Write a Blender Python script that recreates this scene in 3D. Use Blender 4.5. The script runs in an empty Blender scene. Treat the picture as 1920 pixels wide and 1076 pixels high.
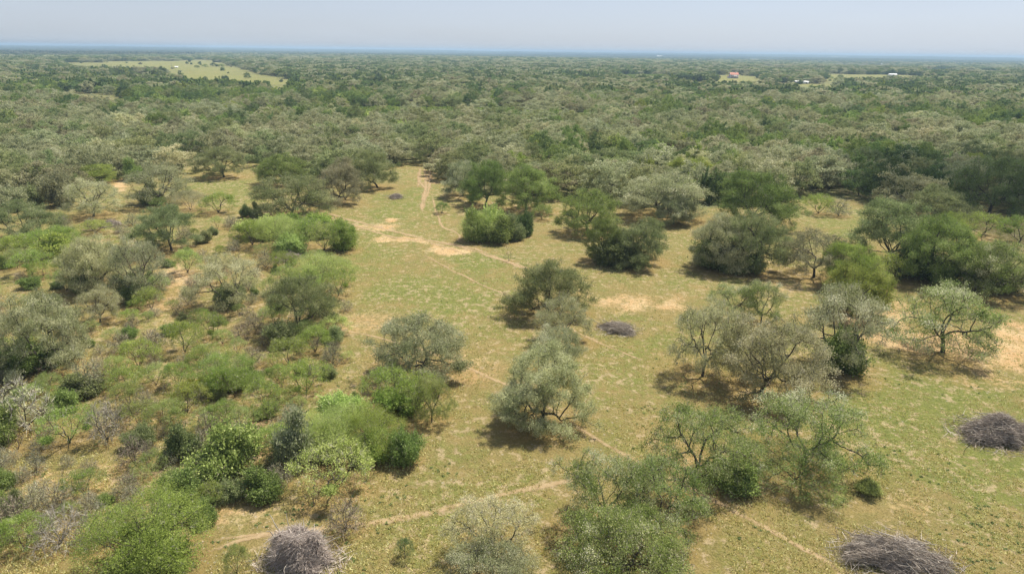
import bpy, math, random
import numpy as np
from math import radians, sin, cos, pi
from mathutils import Matrix, Vector

# ------------------------------------------------------------------ camera, sky, sun, exposure
sc = bpy.context.scene
CAM_H = 40.0
F = 1280.0                      # focal length in pixels of a 1920 wide frame
PITCH = math.atan((538 - 96.0) / F)
ROLL = radians(0.70)
cam_d = bpy.data.cameras.new('camera')
cam_d.sensor_width = 36.0
cam_d.lens = 36.0 * F / 1920.0
cam_d.clip_start = 0.5
cam_d.clip_end = 80000.0
cam = bpy.data.objects.new('camera', cam_d)
sc.collection.objects.link(cam)
sc.camera = cam
CM = Matrix.Translation((0, 0, CAM_H)) @ Matrix.Rotation(pi / 2 - PITCH, 4, 'X') @ Matrix.Rotation(ROLL, 4, 'Z')
cam.matrix_world = CM
CR = np.array(CM.to_3x3())

SUN_EL = radians(60)
SUN_AZ = math.atan2(0.72, 0.69)          # from +Y towards +X
world = bpy.data.worlds.new('World')
sc.world = world
world.use_nodes = True
wn = world.node_tree
wn.nodes.clear()
wo = wn.nodes.new('ShaderNodeOutputWorld')
wb = wn.nodes.new('ShaderNodeBackground')
ws = wn.nodes.new('ShaderNodeTexSky')
ws.sky_type = 'NISHITA'
ws.sun_disc = False
ws.sun_elevation = SUN_EL
ws.sun_rotation = SUN_AZ
ws.altitude = 100
ws.air_density = 1.0
ws.dust_density = 0.7
ws.ozone_density = 3.0
whs = wn.nodes.new('ShaderNodeHueSaturation')
whs.inputs['Saturation'].default_value = 0.55
wmx = wn.nodes.new('ShaderNodeMix'); wmx.data_type = 'RGBA'; wmx.blend_type = 'MULTIPLY'; wmx.inputs[0].default_value = 1.0; wmx.inputs[7].default_value = (0.47, 0.49, 0.575, 1)
wb.inputs['Strength'].default_value = 0.10
wn.links.new(ws.outputs[0], whs.inputs['Color'])
wn.links.new(whs.outputs[0], wmx.inputs[6]); 
wm2 = wn.nodes.new('ShaderNodeMix'); wm2.data_type = 'RGBA'; wm2.inputs[0].default_value = 0.4; wm2.inputs[7].default_value = (2.85, 3.16, 3.6, 1)   # thin white haze veil over the blue
wtc = wn.nodes.new('ShaderNodeTexCoord'); wmp = wn.nodes.new('ShaderNodeMapping'); wmp.inputs['Scale'].default_value = (2.2, 2.2, 16); wno = wn.nodes.new('ShaderNodeTexNoise'); wno.inputs['Scale'].default_value = 1.6; wno.inputs['Detail'].default_value = 4
wmr = wn.nodes.new('ShaderNodeMapRange'); wmr.inputs[1].default_value = .3; wmr.inputs[2].default_value = .7; wmr.inputs[3].default_value = .28; wmr.inputs[4].default_value = .62
wn.links.new(wtc.outputs['Generated'], wmp.inputs[0]); wn.links.new(wmp.outputs[0], wno.inputs[0]); wn.links.new(wno.outputs[0], wmr.inputs[0]); wn.links.new(wmr.outputs[0], wm2.inputs[0])
wn.links.new(wmx.outputs[2], wm2.inputs[6]); wn.links.new(wm2.outputs[2], wb.inputs[0])
wn.links.new(wb.outputs[0], wo.inputs[0])
sun_d = bpy.data.lights.new('sun', 'SUN')
sun_d.energy = 3.7
sun_d.angle = radians(0.8)
sun_d.color = (1.0, 0.93, 0.80)
sun = bpy.data.objects.new('sun', sun_d)
sc.collection.objects.link(sun)
sdir = Vector((sin(SUN_AZ) * cos(SUN_EL), cos(SUN_AZ) * cos(SUN_EL), sin(SUN_EL)))
sun.rotation_euler = sdir.to_track_quat('Z', 'Y').to_euler()
sun.location = (60, 60, 300)
sc.view_settings.view_transform = 'Standard'
sc.view_settings.look = 'None'
sc.view_settings.exposure = 1.15
sc.view_settings.gamma = 1.0
sc.view_settings.use_curve_mapping = False
sc.render.engine = 'CYCLES'
sc.cycles.max_bounces = 5
sc.cycles.diffuse_bounces = 3
sc.cycles.glossy_bounces = 1
sc.cycles.transmission_bounces = 3
sc.cycles.transparent_max_bounces = 8
sc.cycles.volume_bounces = 0
sc.cycles.use_denoising = True
sc.cycles.caustics_reflective = False
sc.cycles.caustics_refractive = False

# ------------------------------------------------------------------ terrain and pixel helpers
def hgt(x, y):
    x = np.asarray(x, float); y = np.asarray(y, float)
    d = np.hypot(x, y)
    a = 0.30 * np.sin(x / 31 + 1.0) * np.sin(y / 43 + .4) + 0.18 * np.sin(x / 17 - y / 23)
    w = np.clip((d - 700) / 1500, 0, 1)
    b = 2.6 * np.sin(x / 410 + 1.3) * np.cos(y / 530 + .5) + 1.8 * np.sin(x / 900 + y / 1400)
    w2 = np.clip((d - 4000) / 6000, 0, 1)
    c = 7 * np.sin(x / 2300 + .6) * np.cos(y / 3100)
    ridge = 27 * np.clip((d - 7500) / 6500, 0, 1) ** 1.4     # the land rises gently to the skyline
    return a + w * b + w2 * c * .35 + ridge

def ray(px, py):
    v = CR @ np.array([(px - 960) / F, -(py - 538) / F, -1.0])
    return v / np.linalg.norm(v)

def G(px, py):
    """ground point seen at a pixel of the 1920 x 1076 frame"""
    v = ray(px, py)
    z = 0.0
    for _ in range(6):
        t = (z - CAM_H) / v[2]
        p = v * t
        z = float(hgt(p[0], p[1]))
    return np.array([p[0], p[1], z])

def P(x, y, z):
    """world -> pixel (arrays)"""
    d = np.stack([np.asarray(x, float), np.asarray(y, float), np.asarray(z, float) - CAM_H], -1) @ CR
    dep = -d[..., 2]
    return 960 + F * d[..., 0] / dep, 538 - F * d[..., 1] / dep, dep

def inpoly(px, py, poly):
    px = np.asarray(px); py = np.asarray(py)
    r = np.zeros(px.shape, bool)
    n = len(poly)
    for i in range(n):
        x0, y0 = poly[i]; x1, y1 = poly[(i + 1) % n]
        c = (y0 > py) != (y1 > py)
        with np.errstate(divide='ignore', invalid='ignore'):
            xi = (x1 - x0) * (py - y0) / (y1 - y0 + 1e-12) + x0
        r ^= c & (px < xi)
    return r

# ------------------------------------------------------------------ materials
def nodes_of(name):
    m = bpy.data.materials.new(name)
    m.use_nodes = True
    nt = m.node_tree
    nt.nodes.clear()
    return m, nt, nt.nodes.new, nt.links.new

def lin(c):
    return tuple(((v / 255) / 12.92 if v <= 10 else (((v / 255) + .055) / 1.055) ** 2.4) for v in c)

def ramp(nt, stops):
    r = nt.nodes.new('ShaderNodeValToRGB')
    e = r.color_ramp.elements
    while len(e) < len(stops):
        e.new(0.5)
    for el, (p, c) in zip(e, stops):
        el.position = p
        el.color = (*c, 1)
    return r

LK = 1.8
def leaf_mat(name, stops, transl=0.4, var=0.25, huev=0.02):
    m, nt, N, L = nodes_of(name)
    at = N('ShaderNodeAttribute'); at.attribute_name = 'rnd'
    r = ramp(nt, [(p, tuple(min(.75, v * (1.0 if 'twig' in name or 'stick' in name or 'stone' in name else LK)) for v in c)) for p, c in stops])
    L(at.outputs['Fac'], r.inputs[0])
    oi = N('ShaderNodeObjectInfo')
    hs = N('ShaderNodeHueSaturation')
    mr = N('ShaderNodeMapRange'); mr.inputs[3].default_value = 1 - var; mr.inputs[4].default_value = 1 + var
    mh = N('ShaderNodeMapRange'); mh.inputs[3].default_value = .5 - huev; mh.inputs[4].default_value = .5 + huev
    mu = N('ShaderNodeMath'); mu.operation = 'MULTIPLY'; mu.inputs[1].default_value = 7.31
    fr = N('ShaderNodeMath'); fr.operation = 'FRACT'
    L(oi.outputs['Random'], mr.inputs[0]); L(oi.outputs['Random'], mu.inputs[0]); L(mu.outputs[0], fr.inputs[0]); L(fr.outputs[0], mh.inputs[0])
    L(mr.outputs[0], hs.inputs['Value']); L(mh.outputs[0], hs.inputs['Hue']); L(r.outputs[0], hs.inputs['Color'])
    d = N('ShaderNodeBsdfDiffuse'); t = N('ShaderNodeBsdfTranslucent'); mx = N('ShaderNodeMixShader')
    mx.inputs[0].default_value = transl
    L(hs.outputs[0], d.inputs[0]); L(hs.outputs[0], t.inputs[0])
    L(d.outputs[0], mx.inputs[1]); L(t.outputs[0], mx.inputs[2])
    o = N('ShaderNodeOutputMaterial'); L(mx.outputs[0], o.inputs[0])
    return m

def simple_mat(name, c1, c2, scale=3.0, rough=0.9, coord='Object', detail=4):
    m, nt, N, L = nodes_of(name)
    tc = N('ShaderNodeTexCoord'); no = N('ShaderNodeTexNoise')
    no.inputs['Scale'].default_value = scale; no.inputs['Detail'].default_value = detail
    L(tc.outputs[coord], no.inputs[0])
    r = ramp(nt, [(0.35, c1), (0.65, c2)])
    L(no.outputs[0], r.inputs[0])
    b = N('ShaderNodeBsdfPrincipled'); b.inputs['Roughness'].default_value = rough
    L(r.outputs[0], b.inputs['Base Color'])
    o = N('ShaderNodeOutputMaterial'); L(b.outputs[0], o.inputs[0])
    return m

M = {}
M['bark'] = simple_mat('oak_bark', (0.030, 0.024, 0.018), (0.10, 0.085, 0.065), 2.5)
M['bark_pale'] = simple_mat('pale_bark', (0.16, 0.14, 0.12), (0.34, 0.31, 0.26), 4)
M['bark_brown'] = simple_mat('brown_bark', (0.05, 0.035, 0.025), (0.14, 0.10, 0.075), 4)
M['grey'] = leaf_mat('lichen_grey_leaves', [(0.0, (0.085, 0.105, 0.045)), (0.45, (0.19, 0.20, 0.105)), (0.8, (0.285, 0.285, 0.18)), (1, (0.41, 0.40, 0.29))], .42, .09)
M['silver'] = leaf_mat('silver_grey_leaves', [(0.0, (0.12, 0.13, 0.055)), (0.4, (0.225, 0.228, 0.115)), (1, (0.40, 0.385, 0.25))], .42, .15)
M['olive'] = leaf_mat('olive_oak_leaves', [(0.0, (0.07, 0.095, 0.035)), (0.6, (0.155, 0.175, 0.075)), (1, (0.28, 0.285, 0.16))], .42, .09)
M['brown'] = leaf_mat('brownish_oak_leaves', [(0.0, (0.085, 0.090, 0.045)), (0.6, (0.185, 0.18, 0.10)), (1, (0.32, 0.30, 0.20))], .42, .09)
M['green'] = leaf_mat('green_oak_leaves', [(0.0, (0.060, 0.088, 0.023)), (0.6, (0.132, 0.174, 0.049)), (1, (0.235, 0.27, 0.11))], .35, .22, .012)
M['greygreen'] = leaf_mat('grey_and_green_leaves', [(0.0, (0.065, 0.095, 0.022)), (.42, (0.14, 0.18, 0.05)), (.62, (0.20, 0.225, 0.09)), (.80, (0.29, 0.295, 0.18)), (1, (0.42, 0.41, 0.30))], .42, .06, .008)
M['deep'] = leaf_mat('deep_green_leaves', [(0.0, (0.042, 0.065, 0.024)), (0.6, (0.088, 0.125, 0.044)), (1, (0.16, 0.20, 0.085))], .3, .2, .012)
M['lime'] = leaf_mat('yellow_green_leaves', [(0.0, (0.10, 0.13, 0.028)), (0.6, (0.185, 0.22, 0.052)), (1, (0.28, 0.30, 0.10))], .35, .15, .01)
M['mesq'] = leaf_mat('mesquite_leaves', [(0.0, (0.09, 0.125, 0.028)), (0.6, (0.165, 0.215, 0.05)), (1, (0.26, 0.31, 0.09))], .4, .2, .015)
M['mesq_pale'] = leaf_mat('pale_mesquite_leaves', [(0.0, (0.13, 0.17, 0.05)), (0.6, (0.22, 0.27, 0.08)), (1, (0.34, 0.36, 0.17))], .4, .2, .015)
M['dark'] = leaf_mat('dark_bush_leaves', [(0.0, (0.055, 0.075, 0.028)), (0.7, (0.12, 0.145, 0.055)), (1, (0.21, 0.225, 0.11))], .25, .25, .015)
M['mustard'] = leaf_mat('mustard_bush_leaves', [(0.0, (0.08, 0.075, 0.005)), (1, (0.24, 0.21, 0.02))], .3, .1)
M['twig'] = leaf_mat('lichen_twigs', [(0.0, (0.17, 0.16, 0.11)), (1, (0.50, 0.48, 0.37))], .1, .15, .01)
M['twig_brown'] = leaf_mat('brown_twigs', [(0.0, (0.16, 0.125, 0.095)), (1, (0.42, 0.36, 0.28))], .1, .2, .01)
M['twig_white'] = leaf_mat('bleached_twigs', [(0.0, (0.30, 0.27, 0.22)), (1, (0.62, 0.58, 0.50))], .1, .1, .01)
M['mauve'] = leaf_mat('pale_mauve_twigs', [(0.0, (0.26, 0.21, 0.19)), (1, (0.66, 0.58, 0.52))], .15, .05, .005)
M['brush'] = leaf_mat('dead_brush_sticks', [(0.0, (0.16, 0.13, 0.105)), (0.6, (0.36, 0.31, 0.265)), (1, (0.60, 0.54, 0.47))], .0, .08, .005)

# ------------------------------------------------------------------ mesh helper
def mk_mesh(name, V, T, mats=(), midx=None, rnd=None, smooth=False):
    """triangle mesh from arrays"""
    V = np.ascontiguousarray(V, np.float32); T = np.ascontiguousarray(T, np.int32)
    me = bpy.data.meshes.new(name)
    me.vertices.add(len(V)); me.vertices.foreach_set('co', V.ravel())
    me.loops.add(T.size); me.loops.foreach_set('vertex_index', T.ravel())
    me.polygons.add(len(T))
    k = T.shape[1]
    me.polygons.foreach_set('loop_start', np.arange(0, T.size, k, dtype=np.int32))
    me.polygons.foreach_set('loop_total', np.full(len(T), k, np.int32))
    if midx is not None:
        me.polygons.foreach_set('material_index', np.ascontiguousarray(midx, np.int32))
    if smooth:
        me.polygons.foreach_set('use_smooth', np.ones(len(T), bool))
    me.update(calc_edges=True)
    if rnd is not None:
        a = me.attributes.new('rnd', 'FLOAT', 'FACE')
        a.data.foreach_set('value', np.ascontiguousarray(rnd, np.float32))
    for m in mats:
        me.materials.append(m)
    return me

class Geo:
    def __init__(s):
        s.v = []; s.t = []; s.m = []; s.r = []; s.n = 0
    def add(s, V, T, m=0, r=None):
        V = np.asarray(V, float); T = np.asarray(T, int)
        s.v.append(V); s.t.append(T + s.n); s.n += len(V)
        s.m.append(np.full(len(T), m)); s.r.append(np.full(len(T), .5) if r is None else r)
    def mesh(s, name, mats, smooth=False):
        return mk_mesh(name, np.concatenate(s.v), np.concatenate(s.t), mats, np.concatenate(s.m), np.concatenate(s.r), smooth)

def unit(v):
    return v / (np.linalg.norm(v, axis=-1, keepdims=True) + 1e-9)

# ------------------------------------------------------------------ plant growing
def grow(rng, A, pos, par, step=0.4, di=99.0, dk=0.6, iters=90, trop=0.0):
    """space colonisation: returns nodes and parents"""
    pos = [np.array(p, float) for p in pos]; par = list(par)
    A = A.copy()
    Pn = np.array(pos)
    D = np.linalg.norm(A[:, None] - Pn[None], axis=2)
    near = D.argmin(1); nd = D.min(1)
    for _ in range(iters):
        if len(A) == 0: break
        act = nd < di
        if not act.any(): break
        idx = near[act]
        dirs = unit(A[act] - np.array(pos)[idx])
        un, inv = np.unique(idx, return_inverse=True)
        S = np.zeros((len(un), 3)); np.add.at(S, inv, dirs)
        S = unit(S) + rng.normal(0, .16, S.shape); S[:, 2] += trop; S = unit(S)
        new = np.array(pos)[un] + S * step
        base = len(pos)
        for q, u in zip(new, un):
            pos.append(q); par.append(int(u))
        D = np.linalg.norm(A[:, None] - new[None], axis=2)
        m = D.min(1); am = D.argmin(1)
        b = m < nd
        near[b] = base + am[b]; nd[b] = m[b]
        keep = nd > dk
        A = A[keep]; near = near[keep]; nd = nd[keep]
    return np.array(pos), np.array(par)

def radii(pos, par, tip=0.023, ex=2.25):
    n = len(pos); acc = np.zeros(n)
    kids = np.zeros(n, int)
    for i in range(n - 1, 0, -1):
        if acc[i] == 0: acc[i] = tip ** ex
        acc[par[i]] += acc[i]; kids[par[i]] += 1
    acc[0] = max(acc[0], 1e-9)
    return acc ** (1 / ex), kids

def tubes(g, pos, par, rad, rmin, sides, m=0, rng=None):
    i = np.arange(len(pos)); ok = (par >= 0) & (rad >= rmin)
    i = i[ok]; p = par[i]
    a = pos[p]; b = pos[i]; d = unit(b - a)
    ref = np.tile([0.93, 0.29, 0.21], (len(i), 1))
    u = unit(np.cross(d, ref)); w = np.cross(d, u)
    ra = np.minimum(rad[p], rad[i] * 1.7); rb = rad[i]
    ang = np.arange(sides) * 2 * pi / sides
    c = np.cos(ang)[None, :, None]; s_ = np.sin(ang)[None, :, None]
    ring = c * u[:, None] + s_ * w[:, None]
    Va = a[:, None] + ring * ra[:, None, None]; Vb = b[:, None] + ring * rb[:, None, None]
    V = np.concatenate([Va, Vb], 1).reshape(-1, 3)
    k = np.arange(sides); k2 = (k + 1) % sides
    T = np.concatenate([np.stack([k, k2, k2 + sides], 1), np.stack([k, k2 + sides, k + sides], 1)])
    T = (T[None] + (np.arange(len(i)) * 2 * sides)[:, None, None]).reshape(-1, 3)
    g.add(V, T, m)

def leaf_tris(g, rng, C, size, m=0, asp=1.0, up=0.5, rb=None):
    n = len(C)
    nrm = unit(rng.normal(size=(n, 3)) + [0, 0, up])
    a = unit(np.cross(nrm, rng.normal(size=(n, 3)))); b = np.cross(nrm, a)
    s = size * rng.uniform(.6, 1.3, n)[:, None]
    V = np.stack([C + a * s, C - a * s * .5 + b * s * .75 * asp, C - a * s * .5 - b * s * .75 * asp], 1).reshape(-1, 3)
    T = np.arange(3 * n).reshape(-1, 3)
    r = np.clip(rng.beta(2, 2.2, n) if rb is None else rb + rng.normal(0, .11, n), 0, 1)
    g.add(V, T, m, r)

def twig_tris(g, rng, C, D, length, width, m=1):
    n = len(C)
    D = unit(D); L = length * rng.uniform(.5, 1.3, n)[:, None]
    s = unit(np.cross(D, rng.normal(size=(n, 3)))) * width * .5
    V = np.stack([C + s, C - s, C + D * L], 1).reshape(-1, 3)
    g.add(V, np.arange(3 * n).reshape(-1, 3), m, rng.uniform(0, 1, n))

def oak(seed, R=7.0, H=8.0, zt=2.0, nlimb=4, ncl=46, per=16, leaf=0.17, nleaf=34, ntwig=11, step=.42, rmin=.02, sides=5, skirt=0.25, fill=1.0, tww=.03, tr=(.15, .85)):
    rng = np.random.default_rng(seed)
    lean = rng.normal(0, .35, 2)
    n0 = 5
    pos = [np.array([lean[0] * (k / n0) ** 2, lean[1] * (k / n0) ** 2, -0.15 + (zt + .15) * k / n0]) for k in range(n0 + 1)]
    par = [-1] + list(range(n0))
    fork = n0
    a0 = rng.uniform(0, 2 * pi)
    for l in range(nlimb):
        az = a0 + l * 2 * pi / nlimb + rng.normal(0, .3)
        el = rng.uniform(.35, 1.0)
        p = pos[fork].copy(); q = fork
        d = np.array([cos(az) * cos(el), sin(az) * cos(el), sin(el)])
        for k in range(int(rng.integers(4, 7))):
            d = unit(d + rng.normal(0, .28, 3) + [0, 0, .03])
            p = p + d * .5
            pos.append(p); par.append(q); q = len(pos) - 1
    # foliage pads: lumpy outline made of unequal lobes
    lob = rng.uniform(.78, 1.12, 9); lz = rng.uniform(.8, 1.08, 9)
    cl = []
    while len(cl) < ncl:
        az = rng.uniform(0, 2 * pi)
        li = az / (2 * pi) * 9; f = li % 1; i0 = int(li) % 9; i1 = (i0 + 1) % 9
        RR = R * (lob[i0] * (1 - f) + lob[i1] * f)
        HH = H * (lz[i0] * (1 - f) + lz[i1] * f)
        u = math.sqrt(rng.uniform(0.01, 1))
        zc = zt * .6 + .3
        top = zc + (HH - zc) * math.sqrt(max(0, 1 - (u * .97) ** 2.2))
        z = top - abs(rng.normal(0, .9))
        if rng.uniform() < skirt: z = rng.uniform(zc - .2, max(zc + .3, top - .5)); u = max(u, .55)
        if u < .35 and z < H * .6: continue
        z = max(z, .5)
        cl.append((RR * u * cos(az) * .93 + lean[0], RR * u * sin(az) * .93 + lean[1], z))
    cl = np.array(cl)
    A = np.concatenate([c + rng.normal(size=(per, 3)) * [.75, .75, .36] for c in cl])
    A = A[A[:, 2] > .45]
    pos, par = grow(rng, A, pos, par, step, 99, step * 1.35, 70)
    rad, kids = radii(pos, par)
    rad = np.minimum(rad, .48)
    rad[:3] *= [1.45, 1.25, 1.1]
    w = Geo(); tubes(w, pos, par, rad, rmin, sides)
    c = Geo()
    thin = np.where((rad < .055) & (np.arange(len(pos)) > n0))[0]
    tips = thin[kids[thin] == 0]
    T = pos[tips]; dT = unit(T - pos[par[tips]])
    nl = max(1, int(nleaf * fill))
    sh = rng.uniform(.1, 1.9, len(T))      # unequal density: pads with many leaves beside thin ones
    rep = rng.poisson(nl * sh)
    C = np.repeat(T, rep, 0) + rng.normal(size=(rep.sum(), 3)) * [.47, .47, .25] + [0, 0, .05]
    kk = rng.normal(0, .75, (3, 3)); ph = rng.uniform(0, 6.28, 3)
    wav = sum(np.sin(T @ kk[q] + ph[q]) for q in range(3)) / 3          # lichen-grey boughs beside leafy ones
    tone = np.repeat(np.clip((tr[0] + tr[1]) / 2 + (tr[1] - tr[0]) * (.55 * wav + rng.uniform(-.28, .28, len(T))), 0, 1), rep)
    leaf_tris(c, rng, C, leaf, 0, rb=tone)
    T2 = pos[thin]; C = np.repeat(T2, max(1, nl // 6), 0); C = C + rng.normal(size=C.shape) * [.3, .3, .18]
    leaf_tris(c, rng, C, leaf, 0)
    if ntwig:
        C = np.repeat(T, ntwig, 0); D = np.repeat(dT, ntwig, 0) + rng.normal(0, .75, (len(T) * ntwig, 3)) + [0, 0, .25]
        twig_tris(c, rng, C, D, .75, tww, 1)
    return w, c

def mesquite(seed, R=3.0, H=4.0, leaf=.085, nleaf=26, ntwig=6, nst=4, dens=1.0, fan=.8, low=.35):
    rng = np.random.default_rng(seed)
    pos = [np.array([0, 0, -.1]), np.array([0, 0, .15])]; par = [-1, 0]
    a0 = rng.uniform(0, 6.28)
    for s in range(nst):
        az = a0 + s * 2 * pi / nst + rng.normal(0, .4); el = rng.uniform(.75, 1.35)
        d = np.array([cos(az) * cos(el), sin(az) * cos(el), sin(el)]); p = pos[1].copy(); q = 1
        for k in range(4):
            d = unit(d + rng.normal(0, .2, 3)); p = p + d * H * .10
            pos.append(p); par.append(q); q = len(pos) - 1
    n = int(420 * dens)
    az = rng.uniform(0, 2 * pi, n); u = np.sqrt(rng.uniform(0, 1, n))
    lob = 1 + .16 * np.sin(az * 3 + a0) + .1 * np.sin(az * 5 + 2 * a0)
    ztop = H * (low + (1 - low) * np.sqrt(np.clip(1 - (u * .95) ** 2, 0, 1)))
    z = ztop - np.abs(rng.normal(0, .16 * H, n))
    z = np.maximum(z, H * .18 + u * H * .10)
    A = np.stack([R * u * lob * np.cos(az), R * u * lob * np.sin(az), z], 1)
    A += rng.normal(0, .12, A.shape)
    pos, par = grow(rng, A, pos, par, .22 * R / 3 + .04, 99, .34 * R / 3, 60, .03)
    rad, kids = radii(pos, par, .010, 2.2); rad = np.minimum(rad, .14)
    w = Geo(); tubes(w, pos, par, rad, .012, 4)
    c = Geo()
    tips = np.where((kids == 0) & (np.arange(len(pos)) > 8))[0]
    T = pos[tips]; dT = unit(T - pos[par[tips]])
    rep = rng.poisson(nleaf * rng.uniform(.2, 1.8, len(T)))
    C = np.repeat(T, rep, 0) + rng.normal(size=(rep.sum(), 3)) * [.26 * R / 3, .26 * R / 3, .17 * R / 3]
    leaf_tris(c, rng, C, leaf, 0, .55, rb=np.repeat(rng.uniform(.2, .8, len(T)), rep))
    C = np.repeat(T, ntwig, 0); D = np.repeat(dT, ntwig, 0) + rng.normal(0, .5, (len(C), 3)) + [0, 0, .3]
    twig_tris(c, rng, C, D, .5, .028, 1)
    return w, c

def bush(seed, R=2.0, H=2.4, leaf=.12, n=9000, ncl=26, ntw=500):
    rng = np.random.default_rng(seed)
    c = Geo()
    az = rng.uniform(0, 2 * pi, ncl); u = np.sqrt(rng.uniform(0, 1, ncl)) * .8
    z = H * np.sqrt(1 - u ** 2) * rng.uniform(.2, .95, ncl) * (1 + .25 * np.sin(az * 2 + seed))
    cc = np.stack([R * u * np.cos(az), R * u * np.sin(az), z], 1)
    k = rng.integers(0, ncl, n); rr = rng.uniform(.35, .62, ncl) * R * .75
    v = unit(rng.normal(size=(n, 3))) * (rng.uniform(0, 1, n) ** .45)[:, None]
    C = cc[k] + v * rr[k][:, None] * [1, 1, .75] + rng.normal(0, .16, (n, 3))
    C = C[C[:, 2] > .05]
    # ragged outline: sprays of leaves on shoots that stick out of the mass
    ns = 60; sd = unit(rng.normal(size=(ns, 3)) * [1, 1, .6] + [0, 0, .45]); sb = cc[rng.integers(0, ncl, ns)]
    tt = rng.uniform(0, 1, (ns, 70, 1)); sp = (sb[:, None] + sd[:, None] * tt * R * rng.uniform(.35, .75, (ns, 1, 1)) + rng.normal(0, .10, (ns, 70, 3))).reshape(-1, 3)
    C = np.concatenate([C, sp[sp[:, 2] > .05]])
    leaf_tris(c, rng, C, leaf, 0, .8)
    if ntw:
        s = C[rng.integers(0, len(C), ntw)]
        twig_tris(c, rng, s, unit(s - [0, 0, .2]) + rng.normal(0, .4, s.shape), .6, .03, 1)
    w = Geo()
    pos = [np.array([0, 0, -.1])]; par = [-1]
    pos, par = grow(rng, cc, pos, par, .3, 99, .4, 30)
    rad, _ = radii(pos, par, .02); tubes(w, pos, par, rad, .01, 4)
    return w, c

def bare(seed, R=2.2, H=2.8, ntw=12, tw=.6, wid=.03, leafn=3, dens=1.0, nst=6):
    rng = np.random.default_rng(seed)
    pos = [np.array([0, 0, -.1]), np.array([0, 0, .1])]; par = [-1, 0]
    for s in range(nst):
        az = s * 2 * pi / nst + rng.normal(0, .4); el = rng.uniform(.6, 1.3)
        d = np.array([cos(az) * cos(el), sin(az) * cos(el), sin(el)]); p = pos[1].copy(); q = 1
        for k in range(4):
            d = unit(d + rng.normal(0, .15, 3)); p = p + d * H * .12
            pos.append(p); par.append(q); q = len(pos) - 1
    n = int(380 * dens)
    v = unit(rng.normal(size=(n, 3)) + [0, 0, .6]); v[:, 2] = np.abs(v[:, 2])
    A = v * (rng.uniform(.1, 1, n) ** .5)[:, None] * [R, R, H] * .92 + [0, 0, .2]
    pos, par = grow(rng, A, pos, par, .24, 99, .34, 50, .03)
    rad, kids = radii(pos, par, .011, 2.2); rad = np.minimum(rad, .12)
    w = Geo(); tubes(w, pos, par, rad, .009, 4)
    c = Geo()
    i = np.arange(10, len(pos)); T = pos[i]; dT = unit(T - pos[par[i]])
    C = np.repeat(T, ntw // 3 if ntw >= 3 else 1, 0)
    D = np.repeat(dT, max(1, ntw // 3), 0) + rng.normal(0, .6, (len(C), 3)) + [0, 0, .35]
    twig_tris(c, rng, C, D, tw, wid, 1)
    if leafn:
        C = np.repeat(T, leafn, 0); C = C + rng.normal(size=C.shape) * .22
        leaf_tris(c, rng, C, .09, 0, .6)
    return w, c

def finish(pair, nm):
    w, c = pair
    return (w.mesh(nm + '_wood', [M['bark']], True), c.mesh(nm + '_crown', [M['grey'], M['twig']]), w, c)

PROTO = {}
PROTO['oak'] = [finish(oak(11 + i, R=7, H=7.8 + (i % 3) * .4, zt=.9 + .22 * (i % 4), nlimb=3 + i % 3, ncl=52 + 6 * (i % 4), leaf=.088, nleaf=[150, 130, 165, 120, 140, 140, 120][i], skirt=[.4, .3, .45, .3, .35, .5, .3][i]), 'oak%d' % i) for i in range(7)]
PROTO['openoak'] = [finish(oak(41 + i, R=7, H=8, zt=1.6, nlimb=4, ncl=44, per=14, leaf=.085, nleaf=100, ntwig=14, skirt=.25), 'openoak%d' % i) for i in range(3)]
PROTO['mesq'] = [finish(mesquite(61 + i, nleaf=[60, 48, 66, 40][i], low=[.4, .55, .35, .6][i], nst=3 + i % 3), 'mesq%d' % i) for i in range(4)]
PROTO['bigmesq'] = [finish(mesquite(71 + i, R=5, H=5.5, nleaf=190, leaf=.068, dens=2.4, low=[.45, .35][i], nst=5), 'bigmesq%d' % i) for i in range(2)]
PROTO['bush'] = [finish(bush(81 + i, n=[15000, 12000, 14000][i], leaf=.095), 'bush%d' % i) for i in range(3)]
PROTO['bare'] = [finish(bare(91 + i, leafn=[3, 1, 5, 2][i]), 'bare%d' % i) for i in range(4)]
PROTO['snag'] = [finish(bare(101 + i, ntw=3, tw=.5, leafn=0, dens=.22, nst=3), 'snag%d' % i) for i in range(2)]
PROTO['deadtree'] = [finish(bare(111, R=4.5, H=4.2, ntw=6, tw=.8, wid=.045, leafn=0, dens=1.5, nst=7), 'dead')]
DIMS = {'oak': (7, 8), 'openoak': (7, 8), 'mesq': (3, 4), 'bigmesq': (5, 5.5), 'bush': (2, 2.3), 'bare': (2.3, 3.0), 'snag': (2.2, 2.8), 'deadtree': (4.6, 4.4)}

# ------------------------------------------------------------------ tagging
def tag(o, label=None, cat=None, group=None, kind=None):
    if label: o['label'] = label
    if cat: o['category'] = cat
    if group: o['group'] = group
    if kind: o['kind'] = kind
    return o

def link(name, me, loc=(0, 0, 0), parent=None):
    o = bpy.data.objects.new(name, me)
    sc.collection.objects.link(o)
    o.location = loc
    if parent: o.parent = parent
    return o

def setmat(o, i, m):
    o.material_slots[i].link = 'OBJECT'
    o.material_slots[i].material = m

NAMES = {'oak': ('oak_tree', 'oak'), 'openoak': ('oak_tree', 'oak'), 'mesq': ('mesquite_tree', 'mesquite'), 'bigmesq': ('mesquite_tree', 'mesquite'),
         'bush': ('bush', 'bush'), 'bare': ('bare_shrub', 'shrub'), 'snag': ('dead_sapling', 'dead tree'), 'deadtree': ('dead_tree', 'dead tree')}
prng = random.Random(5)
PLACED = []          # x, y, radius of every placed plant

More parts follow.
